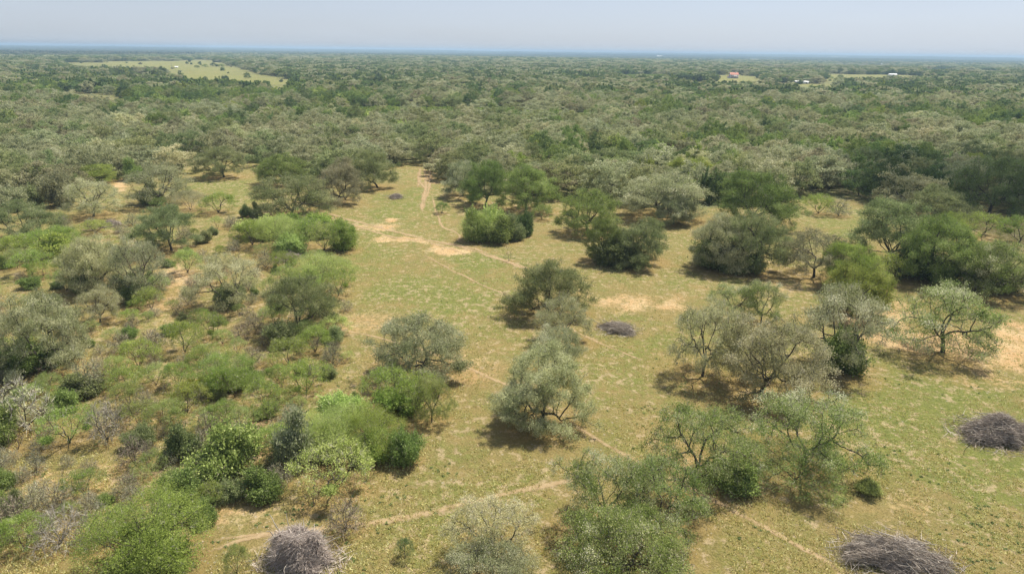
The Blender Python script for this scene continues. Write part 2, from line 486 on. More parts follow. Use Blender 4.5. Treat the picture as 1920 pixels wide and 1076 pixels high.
def plant(kind, x, y, Rm, Hm, leaf, label, group=None, twig='twig', bark='bark', idx=None, rot=None):
    ps = PROTO[kind]
    wm, cm = ps[(prng.randrange(len(ps)) if idx is None else idx % len(ps))][:2]
    nm, cat = NAMES[kind]
    z = float(hgt(x, y))
    e = bpy.data.objects.new(nm, None)
    sc.collection.objects.link(e)
    e.empty_display_size = .5
    e.location = (x, y, z)
    e.rotation_euler = (0, 0, prng.uniform(0, 6.28) if rot is None else rot)
    R0, H0 = DIMS[kind]
    e.scale = (Rm / R0, Rm / R0, Hm / H0)
    tag(e, label, cat, group)
    w = link('trunk' if 'oak' in kind or kind == 'deadtree' else 'stems', wm, parent=e); setmat(w, 0, M[bark])
    c = link('crown' if kind not in ('snag', 'deadtree', 'bare') else 'twigs', cm, parent=e); setmat(c, 0, M[leaf]); setmat(c, 1, M[twig])
    PLACED.append((x, y, Rm))
    return e

# ------------------------------------------------------------------ the individually seen trees
# kind, base x, base y, crown left, crown right, crown top, leaf, label (+ options)
HERO = [
 ('openoak', 1310, 706, 1250, 1388, 556, 'silver', 'grey oak with a bent dark trunk beside the tan clearing', dict(twig='twig_white', idx=0)),
 ('oak', 1425, 736, 1335, 1522, 588, 'silver', 'broad silver grey oak on a short thick trunk right of the bent oak', dict(twig='twig_white', idx=1)),
 ('openoak', 1545, 695, 1492, 1652, 532, 'grey', 'tall thin grey oak with a straight trunk and a green bush at its foot', dict(idx=2)),
 ('bush', 1568, 704, 1528, 1616, 626, 'green', 'round green bush at the foot of the tall thin grey oak', {}),
 ('openoak', 1758, 660, 1665, 1876, 526, 'greygreen', 'spreading green oak standing alone on the bare tan soil', dict(idx=1, twig='twig')),
 ('oak', 1862, 552, 1806, 1935, 447, 'greygreen', 'green oak cut by the frame above the bare tan soil', dict(idx=3)),
 ('oak', 1672, 490, 1594, 1748, 374, 'olive', 'tall olive oak at the left of the big green clump', dict(idx=2)),
 ('oak', 1752, 525, 1680, 1815, 404, 'green', 'dense green oak in front of the big green clump', dict(idx=5)),
 ('oak', 1788, 478, 1740, 1818, 396, 'mesq', 'smaller bright green oak at the right of the big green clump', dict(idx=0)),
 ('openoak', 1525, 520, 1460, 1592, 424, 'brown', 'thin brownish oak behind the two yellow green oaks', dict(idx=0)),
 ('oak', 1598, 592, 1534, 1652, 492, 'lime', 'yellow green oak directly above the tall thin grey oak', dict(idx=4)),
 ('oak', 1580, 535, 1530, 1640, 452, 'lime', 'yellow green oak between the brownish oak and the big clump', dict(idx=2)),
 ('mesq', 1656, 532, 1626, 1688, 474, 'lime', 'small round yellow green tree touching the two yellow green oaks', {}),
 ('oak', 1345, 505, 1295, 1402, 400, 'grey', 'left grey olive oak of the pair over a dark thicket', dict(idx=3)),
 ('oak', 1395, 508, 1350, 1472, 390, 'olive', 'right olive oak of the pair over a dark thicket', dict(idx=6)),
 ('bush', 1332, 508, 1297, 1375, 452, 'dark', 'dark bush beneath the left oak of the pair', {}),
 ('bush', 1392, 512, 1352, 1432, 462, 'dark', 'dark bush beneath the right oak of the pair', {}),
 ('openoak', 1388, 596, 1318, 1425, 528, 'greygreen', 'low pale green oak behind the bent grey oak', dict(idx=1)),
 ('openoak', 1425, 606, 1385, 1470, 520, 'greygreen', 'small pale oak with dark forks behind the broad silver oak', dict(idx=2)),
 ('mesq', 1535, 404, 1508, 1560, 364, 'mesq', 'small green mesquite in the glade left of a grey shrub', {}),
 ('bare', 1571, 408, 1546, 1598, 368, 'grey', 'rounded grey shrub beside the small green mesquite in the glade', {}),
 ('oak', 1762, 418, 1704, 1816, 344, 'olive', 'olive oak behind the big green clump', dict(idx=0)),
 ('oak', 1850, 400, 1788, 1925, 288, 'deep', 'big dark oak with a visible trunk at the wood edge', dict(idx=1)),
 ('mesq', 1838, 450, 1798, 1880, 400, 'mesq', 'flat topped green mesquite in front of the big dark oak', {}),
 ('mesq', 1905, 462, 1876, 1945, 406, 'mesq', 'green mesquite cut by the frame beside the flat topped one', {}),
 ('oak', 1035, 585, 952, 1100, 476, 'olive', 'dark olive oak with drooping twigs in the middle of the meadow', dict(idx=0)),
 ('openoak', 1062, 640, 1008, 1112, 552, 'silver', 'pale grey oak just in front of the dark olive meadow oak', dict(idx=0, twig='twig_white')),
 ('openoak', 1036, 705, 985, 1086, 606, 'grey', 'thin pale oak in the column of grey oaks, between two others', dict(idx=2)),
 ('oak', 1012, 790, 932, 1098, 645, 'silver', 'wide grey oak at the near end of the column of grey oaks', dict(idx=0, twig='twig')),
 ('openoak', 980, 800, 925, 1040, 715, 'grey', 'low grey oak at the near left foot of the column of grey oaks', dict(idx=2, twig='twig')),
 ('oak', 788, 704, 698, 880, 587, 'grey', 'wide grey oak with dark forks below the meadow', dict(idx=6)),
 ('mesq', 728, 775, 688, 772, 692, 'mesq', 'green mesquite under the left side of the wide grey oak', {}),
 ('mesq', 782, 790, 742, 820, 700, 'mesq', 'green mesquite under the middle of the wide grey oak', {}),
 ('openoak', 806, 792, 770, 852, 704, 'mesq_pale', 'thin pale tree under the right side of the wide grey oak', {}),
 ('bigmesq', 906, 455, 866, 952, 396, 'mesq_pale', 'pale green thicket tree standing in the upper meadow', {}),
 ('bush', 944, 458, 908, 968, 414, 'green', 'green bush at the near side of the upper meadow thicket', {}),
 ('bush', 981, 444, 966, 998, 400, 'deep', 'deep green upright bush right of the upper meadow thicket', {}),
 ('snag', 953, 490, 940, 968, 460, 'grey', 'small bare tree standing alone under the upper meadow thicket', {}),
 ('mesq', 828, 402, 815, 842, 380, 'green', 'tiny green bush beside the dirt track', {}),
 ('oak', 1103, 437, 1042, 1158, 354, 'green', 'green oak with a dark trunk right of the upper meadow', dict(idx=3)),
 ('oak', 1128, 488, 1084, 1168, 408, 'green', 'bright green oak at the left of the thicket below', dict(idx=4)),
 ('oak', 1192, 494, 1136, 1252, 403, 'olive', 'olive oak over a dark thicket beside the bright green oak', dict(idx=0)),
 ('bush', 1160, 500, 1112, 1205, 448, 'dark', 'dark undergrowth beneath the bright green and olive oaks', {}),
 ('bush', 1186, 502, 1150, 1212, 462, 'olive', 'grey green bush at the near side of the dark thicket', {}),
 ('mesq', 1015, 414, 998, 1034, 384, 'green', 'small green tree between the upper meadow and the green oaks', {}),
 ('oak', 905, 388, 868, 956, 306, 'green', 'left green oak of the row beside the dirt track', dict(idx=2)),
 ('oak', 988, 394, 932, 1040, 310, 'green', 'right darker green oak of the row beside the dirt track', dict(idx=5)),
 ('oak', 868, 368, 830, 905, 300, 'grey', 'grey oak at the left end of the row beside the dirt track', dict(idx=1)),
 ('oak', 1235, 408, 1158, 1322, 322, 'grey', 'very wide grey oak behind the meadow, left of the green one', dict(idx=6)),
 ('oak', 1262, 420, 1225, 1300, 360, 'grey', 'low grey oak hanging in front of the very wide grey oak', dict(idx=3)),
 ('oak', 1402, 420, 1343, 1486, 320, 'green', 'large round green oak between the grey woods and the glade', dict(idx=2)),
 ('oak', 1290, 350, 1240, 1337, 296, 'lime', 'round yellow green oak among the grey woods', dict(idx=4)),
 ('oak', 710, 352, 666, 748, 284, 'olive', 'rounded olive oak left of the top of the track', dict(idx=2)),
 ('oak', 638, 378, 586, 682, 295, 'brown', 'brownish grey oak next to the rounded olive oak', dict(idx=0)),
 ('oak', 545, 408, 478, 616, 324, 'olive', 'broad olive oak in front of the brownish grey oak', dict(idx=1)),
 ('oak', 530, 345, 482, 577, 286, 'green', 'green oak behind the broad olive oak', dict(idx=3)),
 ('oak', 420, 332, 376, 464, 275, 'olive', 'olive oak with a dark base at the far side of the small clearing', dict(idx=5)),
 ('openoak', 300, 385, 242, 360, 304, 'grey', 'leaning grey oak in the left clearing', dict(idx=0)),
 ('bush', 284, 386, 262, 308, 350, 'dark', 'dark bush at the foot of the leaning grey oak', {}),
 ('openoak', 172, 406, 122, 232, 334, 'silver', 'pale half bare oak with a dark trunk in the left clearing', dict(idx=1, twig='twig_white')),
 ('mesq', 408, 403, 378, 442, 362, 'mesq', 'bright green small mesquite in the left clearing', {}),
 ('bush', 461, 408, 451, 472, 386, 'dark', 'left of two dark little bushes beside the broad olive oak', {}),
 ('bush', 481, 409, 471, 492, 385, 'dark', 'right of two dark little bushes beside the broad olive oak', {}),
 ('oak', 322, 470, 268, 376, 384, 'olive', 'dome shaped olive oak in the scrub below the left clearing', dict(idx=5)),
 ('oak', 56, 446, -8, 116, 374, 'olive', 'wide olive oak at the frame edge above the green mesquites', dict(idx=0)),
 ('oak', 186, 545, 126, 240, 438, 'silver', 'left grey oak of the wide grey clump', dict(idx=3)),
 ('openoak', 268, 560, 205, 322, 442, 'grey', 'right grey oak of the wide grey clump, with a pale forked trunk', dict(idx=1, bark='bark_brown')),
 ('bush', 160, 548, 138, 188, 500, 'dark', 'dark bush at the left foot of the wide grey clump', {}),
 ('bush', 254, 568, 222, 286, 520, 'dark', 'dark bush at the right foot of the wide grey clump', {}),
 ('openoak', 430, 578, 366, 492, 474, 'silver', 'grey oak with an arched dark trunk beside the curved footpath', dict(idx=2)),
 ('bush', 436, 580, 408, 462, 535, 'olive', 'olive bush around the arched dark trunk', {}),
 ('oak', 560, 622, 494, 622, 516, 'olive', 'dense rounded grey olive oak above the bright mesquites', dict(idx=5)),
 ('oak', 92, 692, 10, 156, 548, 'silver', 'big silver topped oak in the scrub near the frame edge', dict(idx=4, twig='twig_white')),
 ('bush', 60, 705, 5, 100, 640, 'green', 'green skirt bush below the big silver topped oak', {}),
 ('openoak', 190, 605, 148, 228, 532, 'silver', 'small silver oak right of the big silver topped oak', dict(idx=0, twig='twig_white')),
 ('mesq', 345, 668, 313, 382, 602, 'mesq', 'bright green mesquite above the bare forked snag', {}),
 ('mesq', 398, 640, 372, 426, 588, 'mesq', 'bright mesquite right of the one above the snag', {}),
 ('bare', 625, 688, 603, 647, 636, 'dark', 'dark grey shrub in the scrub left of the wide grey oak', {}),
 ('bigmesq', 420, 738, 366, 472, 666, 'mesq', 'big bright green mesquite with dark stems in mid scrub', {}),
 ('bush', 374, 742, 344, 404, 710, 'mustard', 'mustard coloured bush under the big bright mesquite', {}),
 ('bare', 166, 742, 128, 208, 664, 'silver', 'pale grey shrub right below the big silver topped oak', dict(twig='twig')),
 ('bush', 160, 748, 120, 190, 706, 'dark', 'dark bush under the pale grey shrub', {}),
 ('mesq', 240, 738, 203, 278, 688, 'mesq', 'green mesquite right of the pale grey shrub', {}),
 ('bare', 45, 818, -8, 108, 698, 'silver', 'large pale grey shrub at the frame edge', dict(twig='twig_white')),
 ('bush', 8, 836, -30, 36, 768, 'green', 'green bush at the frame edge below the large pale shrub', {}),
 ('mesq', 132, 842, 85, 178, 766, 'mesq', 'bright green mesquite below the large pale shrub', {}),
 ('bare', 200, 838, 166, 240, 736, 'silver', 'tall pale grey shrub right of the bright green mesquite', dict(twig='twig_white')),
 ('mesq', 264, 806, 232, 294, 752, 'lime', 'yellow green mesquite beside the tall pale grey shrub', {}),
 ('bush', 430, 902, 360, 486, 808, 'green', 'large deep green bush with a dark underside in the near scrub', {}),
 ('bush', 346, 866, 318, 378, 806, 'dark', 'dark bush left of the large deep green bush', {}),
 ('bare', 452, 832, 420, 490, 790, 'silver', 'pale twiggy shrub on top of the large deep green bush', dict(twig='twig_white')),
 ('bush', 492, 942, 454, 530, 888, 'green', 'bright green low bush beside the dirt footpath scrub', {}),
 ('mesq', 628, 938, 562, 694, 838, 'mesq_pale', 'pale feathery mesquite with one grey trunk in the near scrub', dict(idx=1)),
 ('bigmesq', 640, 868, 578, 704, 772, 'mesq_pale', 'wide pale mesquite at the middle of the near thicket', {}),
 ('bush', 548, 880, 514, 592, 790, 'grey', 'grey green bush at the left of the near thicket', {}),
 ('bigmesq', 698, 872, 638, 752, 778, 'mesq', 'green mesquite at the right of the near thicket', {}),
 ('bush', 762, 878, 730, 795, 814, 'green', 'rounded green bush at the right end of the near thicket', {}),
 ('bush', 640, 800, 600, 690, 745, 'mesq_pale', 'pale green bush behind the near thicket', {}),
 ('snag', 590, 948, 556, 622, 902, 'grey', 'dark dead sapling left of the pale feathery mesquite', dict(twig='twig_brown')),
 ('bare', 652, 1012, 604, 694, 932, 'brown', 'brownish bare shrub next to the dirt footpath', dict(twig='twig_brown')),
 ('bigmesq', 292, 1095, 186, 394, 938, 'mesq', 'biggest bright green mesquite at the bottom of the photo', dict(idx=1)),
 ('bush', 285, 1085, 215, 365, 990, 'mesq', 'green bush filling the biggest bright mesquite', {}),
 ('bush', 342, 958, 306, 382, 900, 'green', 'green bush behind the biggest bright mesquite', {}),
 ('deadtree', 120, 1018, 50, 180, 944, 'grey', 'bleached bare spreading tree in the near scrub', dict(twig='twig_white', bark='bark_pale')),
 ('bush', 30, 972, 11, 49, 928, 'dark', 'small upright dark bush left of the bleached bare tree', {}),
 ('mesq', 444, 1085, 422, 468, 1020, 'mesq_pale', 'slim pale green shrub beside the brown brush pile', {}),
 ('openoak', 928, 1045, 836, 1014, 936, 'silver', 'grey oak with an angled dark trunk beside the biggest near oak', dict(idx=2, twig='twig_white')),
 ('oak', 905, 1120, 835, 1010, 1022, 'grey', 'low grey oak cut by the bottom of the frame', dict(idx=6, twig='twig_white')),
 ('mesq', 760, 1052, 743, 777, 1013, 'deep', 'lone dark green sapling in the open grass', {}),
 ('openoak', 1130, 995, 1038, 1218, 848, 'greygreen', 'green oak with dark forks at the left of the nearest clump', dict(idx=1)),
 ('openoak', 1232, 990, 1150, 1330, 856, 'greygreen', 'pale green oak at the right of the nearest clump', dict(idx=0)),
 ('oak', 1165, 1110, 1052, 1292, 958, 'greygreen', 'nearest big green oak cut by the bottom of the frame', dict(idx=3)),
 ('openoak', 1297, 898, 1196, 1402, 752, 'greygreen', 'open green oak showing its dark forked trunk above the nearest clump', dict(idx=0)),
 ('bush', 1375, 922, 1325, 1430, 868, 'green', 'low green bush between the open oak and the flat topped oak', {}),
 ('openoak', 1492, 868, 1406, 1622, 728, 'greygreen', 'flat topped grey green oak with a short thick black trunk', dict(idx=2)),
 ('bigmesq', 1488, 926, 1402, 1576, 838, 'green', 'low dense green mesquite in front of the flat topped oak', dict(idx=1)),
 ('bush', 1625, 928, 1602, 1650, 904, 'mesq_pale', 'small olive bush on the grass right of the low dense mesquite', {}),
 ('mesq', 470, 465, 442, 505, 412, 'mesq', 'first mesquite from the left in the green row', {}),
 ('bigmesq', 525, 470, 486, 566, 405, 'mesq_pale', 'second mesquite from the left in the green row, paler', {}),
 ('mesq', 575, 468, 546, 606, 412, 'mesq', 'third mesquite from the left in the green row', {}),
 ('mesq', 608, 476, 580, 636, 418, 'mesq_pale', 'fourth mesquite from the left in the green row', {}),
 ('mesq', 642, 474, 612, 672, 416, 'mesq', 'last and brightest mesquite at the right of the green row', dict(idx=2)),
 ('bigmesq', 600, 552, 545, 655, 478, 'mesq_pale', 'wide pale mesquite below the green row', {}),
 ('mesq', 640, 560, 606, 664, 505, 'mesq', 'mesquite at the right end of the scrub beside the meadow', {}),
 ('mesq', 36, 492, 4, 70, 440, 'mesq', 'green mesquite at the left of the leafy patch', dict(idx=2)),
 ('mesq', 82, 480, 48, 118, 430, 'mesq', 'green mesquite in the middle of the leafy patch', dict(idx=0)),
 ('mesq', 118, 478, 88, 148, 424, 'mesq', 'green mesquite at the right of the leafy patch', dict(idx=2)),
 ('mesq', 60, 520, 28, 95, 470, 'mesq', 'green mesquite at the near side of the leafy patch', dict(idx=1)),
 ('mesq', 178, 440, 155, 205, 412, 'lime', 'low yellow green bush under the pale half bare oak', {}),
 ('mesq', 285, 585, 262, 308, 538, 'mesq', 'small green tree right of the wide grey clump', {}),
 ('bush', 525, 652, 500, 556, 604, 'olive', 'olive bush below the dense rounded oak', {}),
 ('mesq', 540, 690, 508, 574, 634, 'mesq', 'green mesquite below the dense rounded oak', {}),
 ('mesq', 590, 668, 560, 622, 612, 'mesq', 'green mesquite at the right below the dense rounded oak', {}),
 ('mesq', 575, 745, 535, 615, 676, 'mesq', 'green mesquite in the scrub left of the pale under-oak trees', {}),
 ('oak', 66, 345, 30, 136, 281, 'grey', 'grey oak with a thin dark trunk at the wood edge on the left', dict(idx=4)),
 ('bush', 108, 390, 82, 136, 328, 'brown', 'brownish rounded tree left of the pale half bare oak', {}),
 ('oak', 190, 343, 155, 222, 306, 'lime', 'low yellow green oak above the pale half bare oak', dict(idx=1)),
 ('bush', 20, 400, -10, 48, 352, 'grey', 'grey green bush at the frame edge behind the wide olive oak', {}),
 ('bush', 70, 385, 40, 96, 350, 'olive', 'olive bush between the frame edge and the brownish rounded tree', {}),
 ('bush', 251, 340, 233, 270, 306, 'green', 'green bush at the wood edge above the leaning oak', {}),
 ('bush', 335, 318, 327, 344, 303, 'dark', 'small dark bush in the small clearing', {}),
 ('bigmesq', 356, 398, 328, 386, 358, 'grey', 'grey green shrub right of the leaning grey oak', {}),
 ('mesq', 302, 390, 285, 322, 370, 'mesq', 'bright green low shrub under the leaning grey oak', {}),
 ('bare', 248, 424, 233, 264, 396, 'grey', 'grey bare shrub beside the grey fallen limbs', {}),
 ('bush', 880, 352, 852, 905, 315, 'olive', 'olive bush at the start of the row beside the track', {}),
 ('mesq', 1475, 480, 1455, 1500, 445, 'olive', 'little olive tree at the left of the thin brownish oak', {}),
 ('bush', 1595, 575, 1560, 1650, 520, 'lime', 'yellow green bush filling the foot of the yellow green oaks', {}),
 ('bush', 1720, 530, 1668, 1790, 470, 'deep', 'deep green undergrowth beneath the big green clump', {}),
 ('bush', 1840, 545, 1790, 1900, 480, 'dark', 'dark undergrowth behind the green oak cut by the frame', {}),
 ('bush', 884, 455, 864, 918, 405, 'green', 'dense green bush at the left of the upper meadow thicket', {}),
 ('bush', 925, 452, 898, 952, 392, 'mesq_pale', 'pale bush at the back of the upper meadow thicket', {}),
 ('bush', 962, 452, 942, 984, 412, 'olive', 'olive bush joining the thicket to the deep green upright bush', {}),
 ('bush', 490, 450, 450, 530, 410, 'mesq_pale', 'pale bush behind the left of the green row', {}),
 ('bush', 556, 448, 520, 590, 406, 'mesq', 'green bush behind the middle of the green row', {}),
 ('bush', 600, 445, 570, 632, 402, 'mesq', 'bright bush behind the right of the green row', {}),
 ('bush', 548, 478, 515, 580, 440, 'mesq_pale', 'low pale bush in front of the green row', {}),
 ('bush', 640, 470, 618, 668, 424, 'mesq', 'bright bush under the last mesquite of the green row', {}),
 ('bush', 578, 545, 548, 612, 505, 'mesq_pale', 'pale bush under the wide pale mesquite', {}),
 ('bush', 745, 780, 705, 790, 725, 'mesq', 'green bush filling the foot of the mesquites under the wide grey oak', {}),
 ('bush', 100, 485, 60, 140, 445, 'mesq', 'green bush filling the leafy patch on the left', {}),
 ('bush', 415, 740, 385, 455, 690, 'mesq', 'green bush inside the big bright green mesquite', {}),
 ('bush', 610, 860, 570, 650, 800, 'mesq_pale', 'pale bush at the heart of the near thicket', {}),
 ('bush', 690, 868, 655, 735, 815, 'mesq', 'green bush at the heart of the near thicket', {}),
 ('bigmesq', 585, 850, 540, 640, 780, 'mesq_pale', 'pale mesquite leaning over the grey green bush', {}),
 ('bare', 470, 690, 440, 505, 645, 'grey', 'grey tangled shrub above the big bright mesquite', dict(twig='twig_brown')),
]
for (kind, bx, by, x0, x1, yt, leaf, label, opt) in HERO:
    b = G(bx, by)
    dep = P(*b)[2]
    th = math.asin(-ray(bx, by)[2])
    if kind in ('bush', 'bare', 'bigmesq', 'mesq'):
        Rm = (x1 - x0) / F * dep / 2 * 1.03
        # pixel given is the near foot of the bush: move the base back
        b = b + np.array([b[0], b[1], 0]) / np.hypot(b[0], b[1]) * Rm * .55
    dep = P(*b)[2]
    Rm = (x1 - x0) / F * dep / 2 * 1.04
    cx = (x0 + x1) / 2
    bpx = P(*b)[0]
    bpy_ = P(*b)[1]
    Hm = ((bpy_ - yt) * dep / F - (.25 if 'oak' in kind else .15) * Rm * sin(th)) / cos(th)
    Hm = float(np.clip(Hm, .62 * Rm, 2.6 * Rm))
    # centre the crown over its place in the picture
    k = (cx - bpx) / F * dep * (.75 if 'oak' in kind else .95)
    plant(kind, b[0] + k, b[1], Rm, Hm, leaf, label, None, **opt)
HERO_N = len(PLACED)

# ------------------------------------------------------------------ automatic unique labels
ORD = ['nearest', 'second', 'third', 'fourth', 'fifth', 'sixth', 'seventh', 'eighth', 'ninth', 'tenth', 'eleventh', 'twelfth', 'thirteenth',
       'fourteenth', 'fifteenth', 'sixteenth', 'seventeenth', 'eighteenth', 'nineteenth', 'twentieth'] + ['twenty-' + w for w in
       ['first', 'second', 'third', 'fourth', 'fifth', 'sixth', 'seventh', 'eighth', 'ninth']] + ['thirtieth'] + ['thirty-' + w for w in ['first', 'second', 'third', 'fourth', 'fifth', 'sixth']]
MARKS = [((800, 312), 'the top of the dirt track'), ((1290, 345), 'the round yellow green oak'), ((1402, 420), 'the large round green oak'),
         ((1850, 400), 'the big dark oak at the wood edge'), ((300, 385), 'the leaning grey oak'), ((172, 406), 'the pale half bare oak'),
         ((530, 345), 'the green oak behind the broad olive oak'), ((988, 394), 'the green oaks beside the track'), ((420, 332), 'the small clearing'),
         ((1120, 340), 'the pale oaks above the meadow'), ((1620, 350), 'the wood behind the glade'), ((60, 330), 'the wood at the left frame edge'),
         ((92, 692), 'the big silver topped oak'), ((430, 902), 'the large deep green bush'), ((420, 738), 'the big bright mesquite'),
         ((560, 622), 'the dense rounded oak'), ((228, 560), 'the wide grey clump'), ((430, 578), 'the arched dark trunk oak'),
         ((120, 1018), 'the bleached bare tree'), ((640, 868), 'the near mesquite thicket'), ((322, 470), 'the dome shaped olive oak'),
         ((240, 260), 'the dark green thicket in the left wood'), ((1590, 265), 'the green grove in the right wood'), ((575, 452), 'the green mesquite row'),
         ((700, 250), 'the middle of the wood'), ((1000, 250), 'the wood above the pale oaks'), ((1290, 270), 'the green trees of the far wood')]
MW = [(G(*p)[:2], t) for p, t in MARKS]
def auto_labels(items):
    """items: (object, x, y, adjective noun); each label names a landmark, a side and a rank"""
    bins = {}
    for o, x, y, an in items:
        d = [math.hypot(x - w[0], y - w[1]) for w, _ in MW]
        k = int(np.argmin(d)); w, t = MW[k]
        dx, dy = x - w[0], y - w[1]
        side = ('behind' if dy > 0 else 'in front of') if abs(dy) > abs(dx) else ('right of' if dx > 0 else 'left of')
        bins.setdefault((an, side, t), []).append((d[k], o))
    for (an, side, t), L in bins.items():
        L.sort(key=lambda q: q[0])
        for i, (_, o) in enumerate(L):
            o['label'] = (f'{ORD[min(i, len(ORD) - 1)]} ' if len(L) > 1 else '') + f'{an} {side} {t}'

# ------------------------------------------------------------------ scrub between the named plants
rs = np.random.default_rng(77)
SCRUB = [(-40, 480), (60, 420), (150, 415), (260, 430), (390, 415), (440, 425), (560, 470), (650, 500), (668, 560), (640, 640), (700, 700), (690, 760),
         (700, 830), (560, 900), (470, 960), (380, 985), (240, 1000), (-40, 1080)]
PATHKEEP = [(300, 496), (330, 510), (360, 528), (410, 543), (500, 800), (470, 850)]
TYPES = [('bare', 'silver', 'twig', 'pale grey bare shrub'), ('bare', 'grey', 'twig_brown', 'brownish bare shrub'), ('mesq', 'mesq', 'twig', 'small green mesquite'),
         ('mesq', 'mesq_pale', 'twig', 'small pale mesquite'), ('bush', 'olive', 'twig', 'low olive bush'), ('bush', 'green', 'twig', 'low green bush'),
         ('snag', 'grey', 'twig_brown', 'dark dead sapling'), ('bush', 'dark', 'twig', 'low dark bush'), ('mesq', 'lime', 'twig', 'small yellow green mesquite')]
items = []
tries = 0
while len(items) < 330 and tries < 20000:
    tries += 1
    px, py = rs.uniform(-40, 700), rs.uniform(415, 1080)
    if not inpoly(px, py, SCRUB): continue
    b = G(px, py)
    if min(math.hypot(px - a, (py - c) * 1.6) for a, c in PATHKEEP) < 16: continue
    t = TYPES[rs.choice(9, p=[.27, .16, .17, .15, .06, .06, .07, .02, .04])]
    Rm = rs.uniform(.8, 2.3) * (1.15 if t[0] == 'mesq' else 1)
    if any((b[0] - x) ** 2 + (b[1] - y) ** 2 < (r * .5 + Rm * .5) ** 2 for x, y, r in PLACED): continue
    Hm = Rm * rs.uniform(1.05, 1.9)
    if t[0] == 'bush': Rm *= .8; Hm = Rm * rs.uniform(.9, 1.5)
    e = plant(t[0], b[0], b[1], Rm, Hm, t[1], 'x', 'scrub plants scattered over the brushland', twig=t[2], bark='bark_brown')
    items.append((e, b[0], b[1], t[3]))
auto_labels(items)

# ------------------------------------------------------------------ woodland
MESHLO = {}
def lo_oak(seed, leaf, nleaf, **k):
    w, c = oak(seed, step=.75, rmin=.05, sides=4, per=7, leaf=leaf, nleaf=nleaf, tr=(.36, .76), **k)
    g = Geo()
    g.v = w.v + [v for v in c.v]; off = 0
    V = np.concatenate(w.v); T = np.concatenate(w.t)
    g = Geo(); g.add(V, T, 2)
    g.add(np.concatenate(c.v), np.concatenate(c.t), 0, np.concatenate(c.r)); g.m[-1] = np.concatenate(c.m)
    return g
def lo_set(tag_, n, leaf, nleaf, ntwig, ncl):
    out = []
    for i in range(n):
        g = lo_oak(200 + i, leaf, nleaf, R=7, H=7.6 + .5 * (i % 3), zt=1.0 + .4 * (i % 3), nlimb=4, ncl=ncl, ntwig=ntwig, skirt=.25)
        out.append(g)
    return out
MID = lo_set('mid', 7, .19, 80, 6, 56)
FAR = lo_set('far', 6, .31, 44, 2, 44)
def bushy(seed, n, leaf):
    w, c = bush(seed, R=3.4, H=4.2, leaf=leaf, n=n, ncl=22, ntw=200)
    return c
MIDB = [bushy(301, 5000, .22), bushy(302, 4500, .22)]
FARB = [bushy(303, 900, .5)]
def mats_mesh(g, name, leaf, twig='twig'):
    return g.mesh(name, [M[leaf], M[twig], M['bark']])
MIDM = [mats_mesh(g, 'mid_oak%d' % i, 'grey') for i, g in enumerate(MID)]
MIDBM = [mats_mesh(g, 'mid_bush%d' % i, 'green') for i, g in enumerate(MIDB)]

BND = [(-400, 400), (0, 384), (100, 372), (170, 346), (228, 336), (345, 322), (360, 306), (470, 302), (520, 330), (590, 350), (650, 338), (690, 330), (745, 308), (822, 308),
       (850, 352), (900, 362), (1050, 378), (1120, 372), (1200, 392), (1330, 392), (1400, 392), (1500, 376), (1600, 376), (1700, 392), (1800, 405), (1920, 412), (2400, 430)]
bx_, by_ = np.array(BND).T
FIELDS = [ # open ground inside the wood, pixel polygons of the ground
 [(108, 118), (250, 115), (400, 113), (440, 124), (470, 132), (500, 143), (560, 148), (565, 158), (480, 162), (400, 158), (330, 152), (240, 148), (150, 149), (215, 142), (310, 140), (318, 130), (200, 133), (112, 126)],
 [(100, 172), (160, 178), (215, 182), (240, 192), (220, 198), (150, 190), (100, 182)],
 [(0, 137), (60, 132), (98, 127), (100, 133), (50, 138), (0, 141)],
 [(1255, 153), (1370, 156), (1500, 158), (1580, 160), (1560, 172), (1500, 170), (1420, 162), (1330, 163), (1260, 158)],
 [(1540, 142), (1600, 138), (1740, 143), (1700, 152), (1600, 156), (1530, 152)],
 [(1325, 143), (1362, 140), (1400, 141), (1440, 148), (1450, 156), (1390, 159), (1340, 153)],
 [(1415, 122), (1480, 127), (1485, 132), (1420, 129)],
 [(1545, 121), (1700, 124), (1700, 128), (1550, 126)],
 [(1720, 128), (1880, 134), (1880, 138), (1730, 135)],
 [(500, 165), (540, 156), (545, 170), (520, 176)],
 [(585, 207), (700, 204), (960, 208), (1100, 214), (1080, 222), (900, 218), (620, 216)],
 [(1140, 140), (1270, 142), (1250, 150), (1150, 147)],
]
LOWF = FIELDS[-2:]
def vnoise(x, y, s, seed=0):
    r = np.random.default_rng(seed); g = r.uniform(0, 1, (64, 64))
    u = (x / s) % 64; v = (y / s) % 64
    i = np.floor(u).astype(int); j = np.floor(v).astype(int); fu = u - i; fv = v - j
    fu = fu * fu * (3 - 2 * fu); fv = fv * fv * (3 - 2 * fv)
    i1 = (i + 1) % 64; j1 = (j + 1) % 64; i %= 64; j %= 64
    return (g[i, j] * (1 - fu) + g[i1, j] * fu) * (1 - fv) + (g[i, j1] * (1 - fu) + g[i1, j1] * fu) * fv

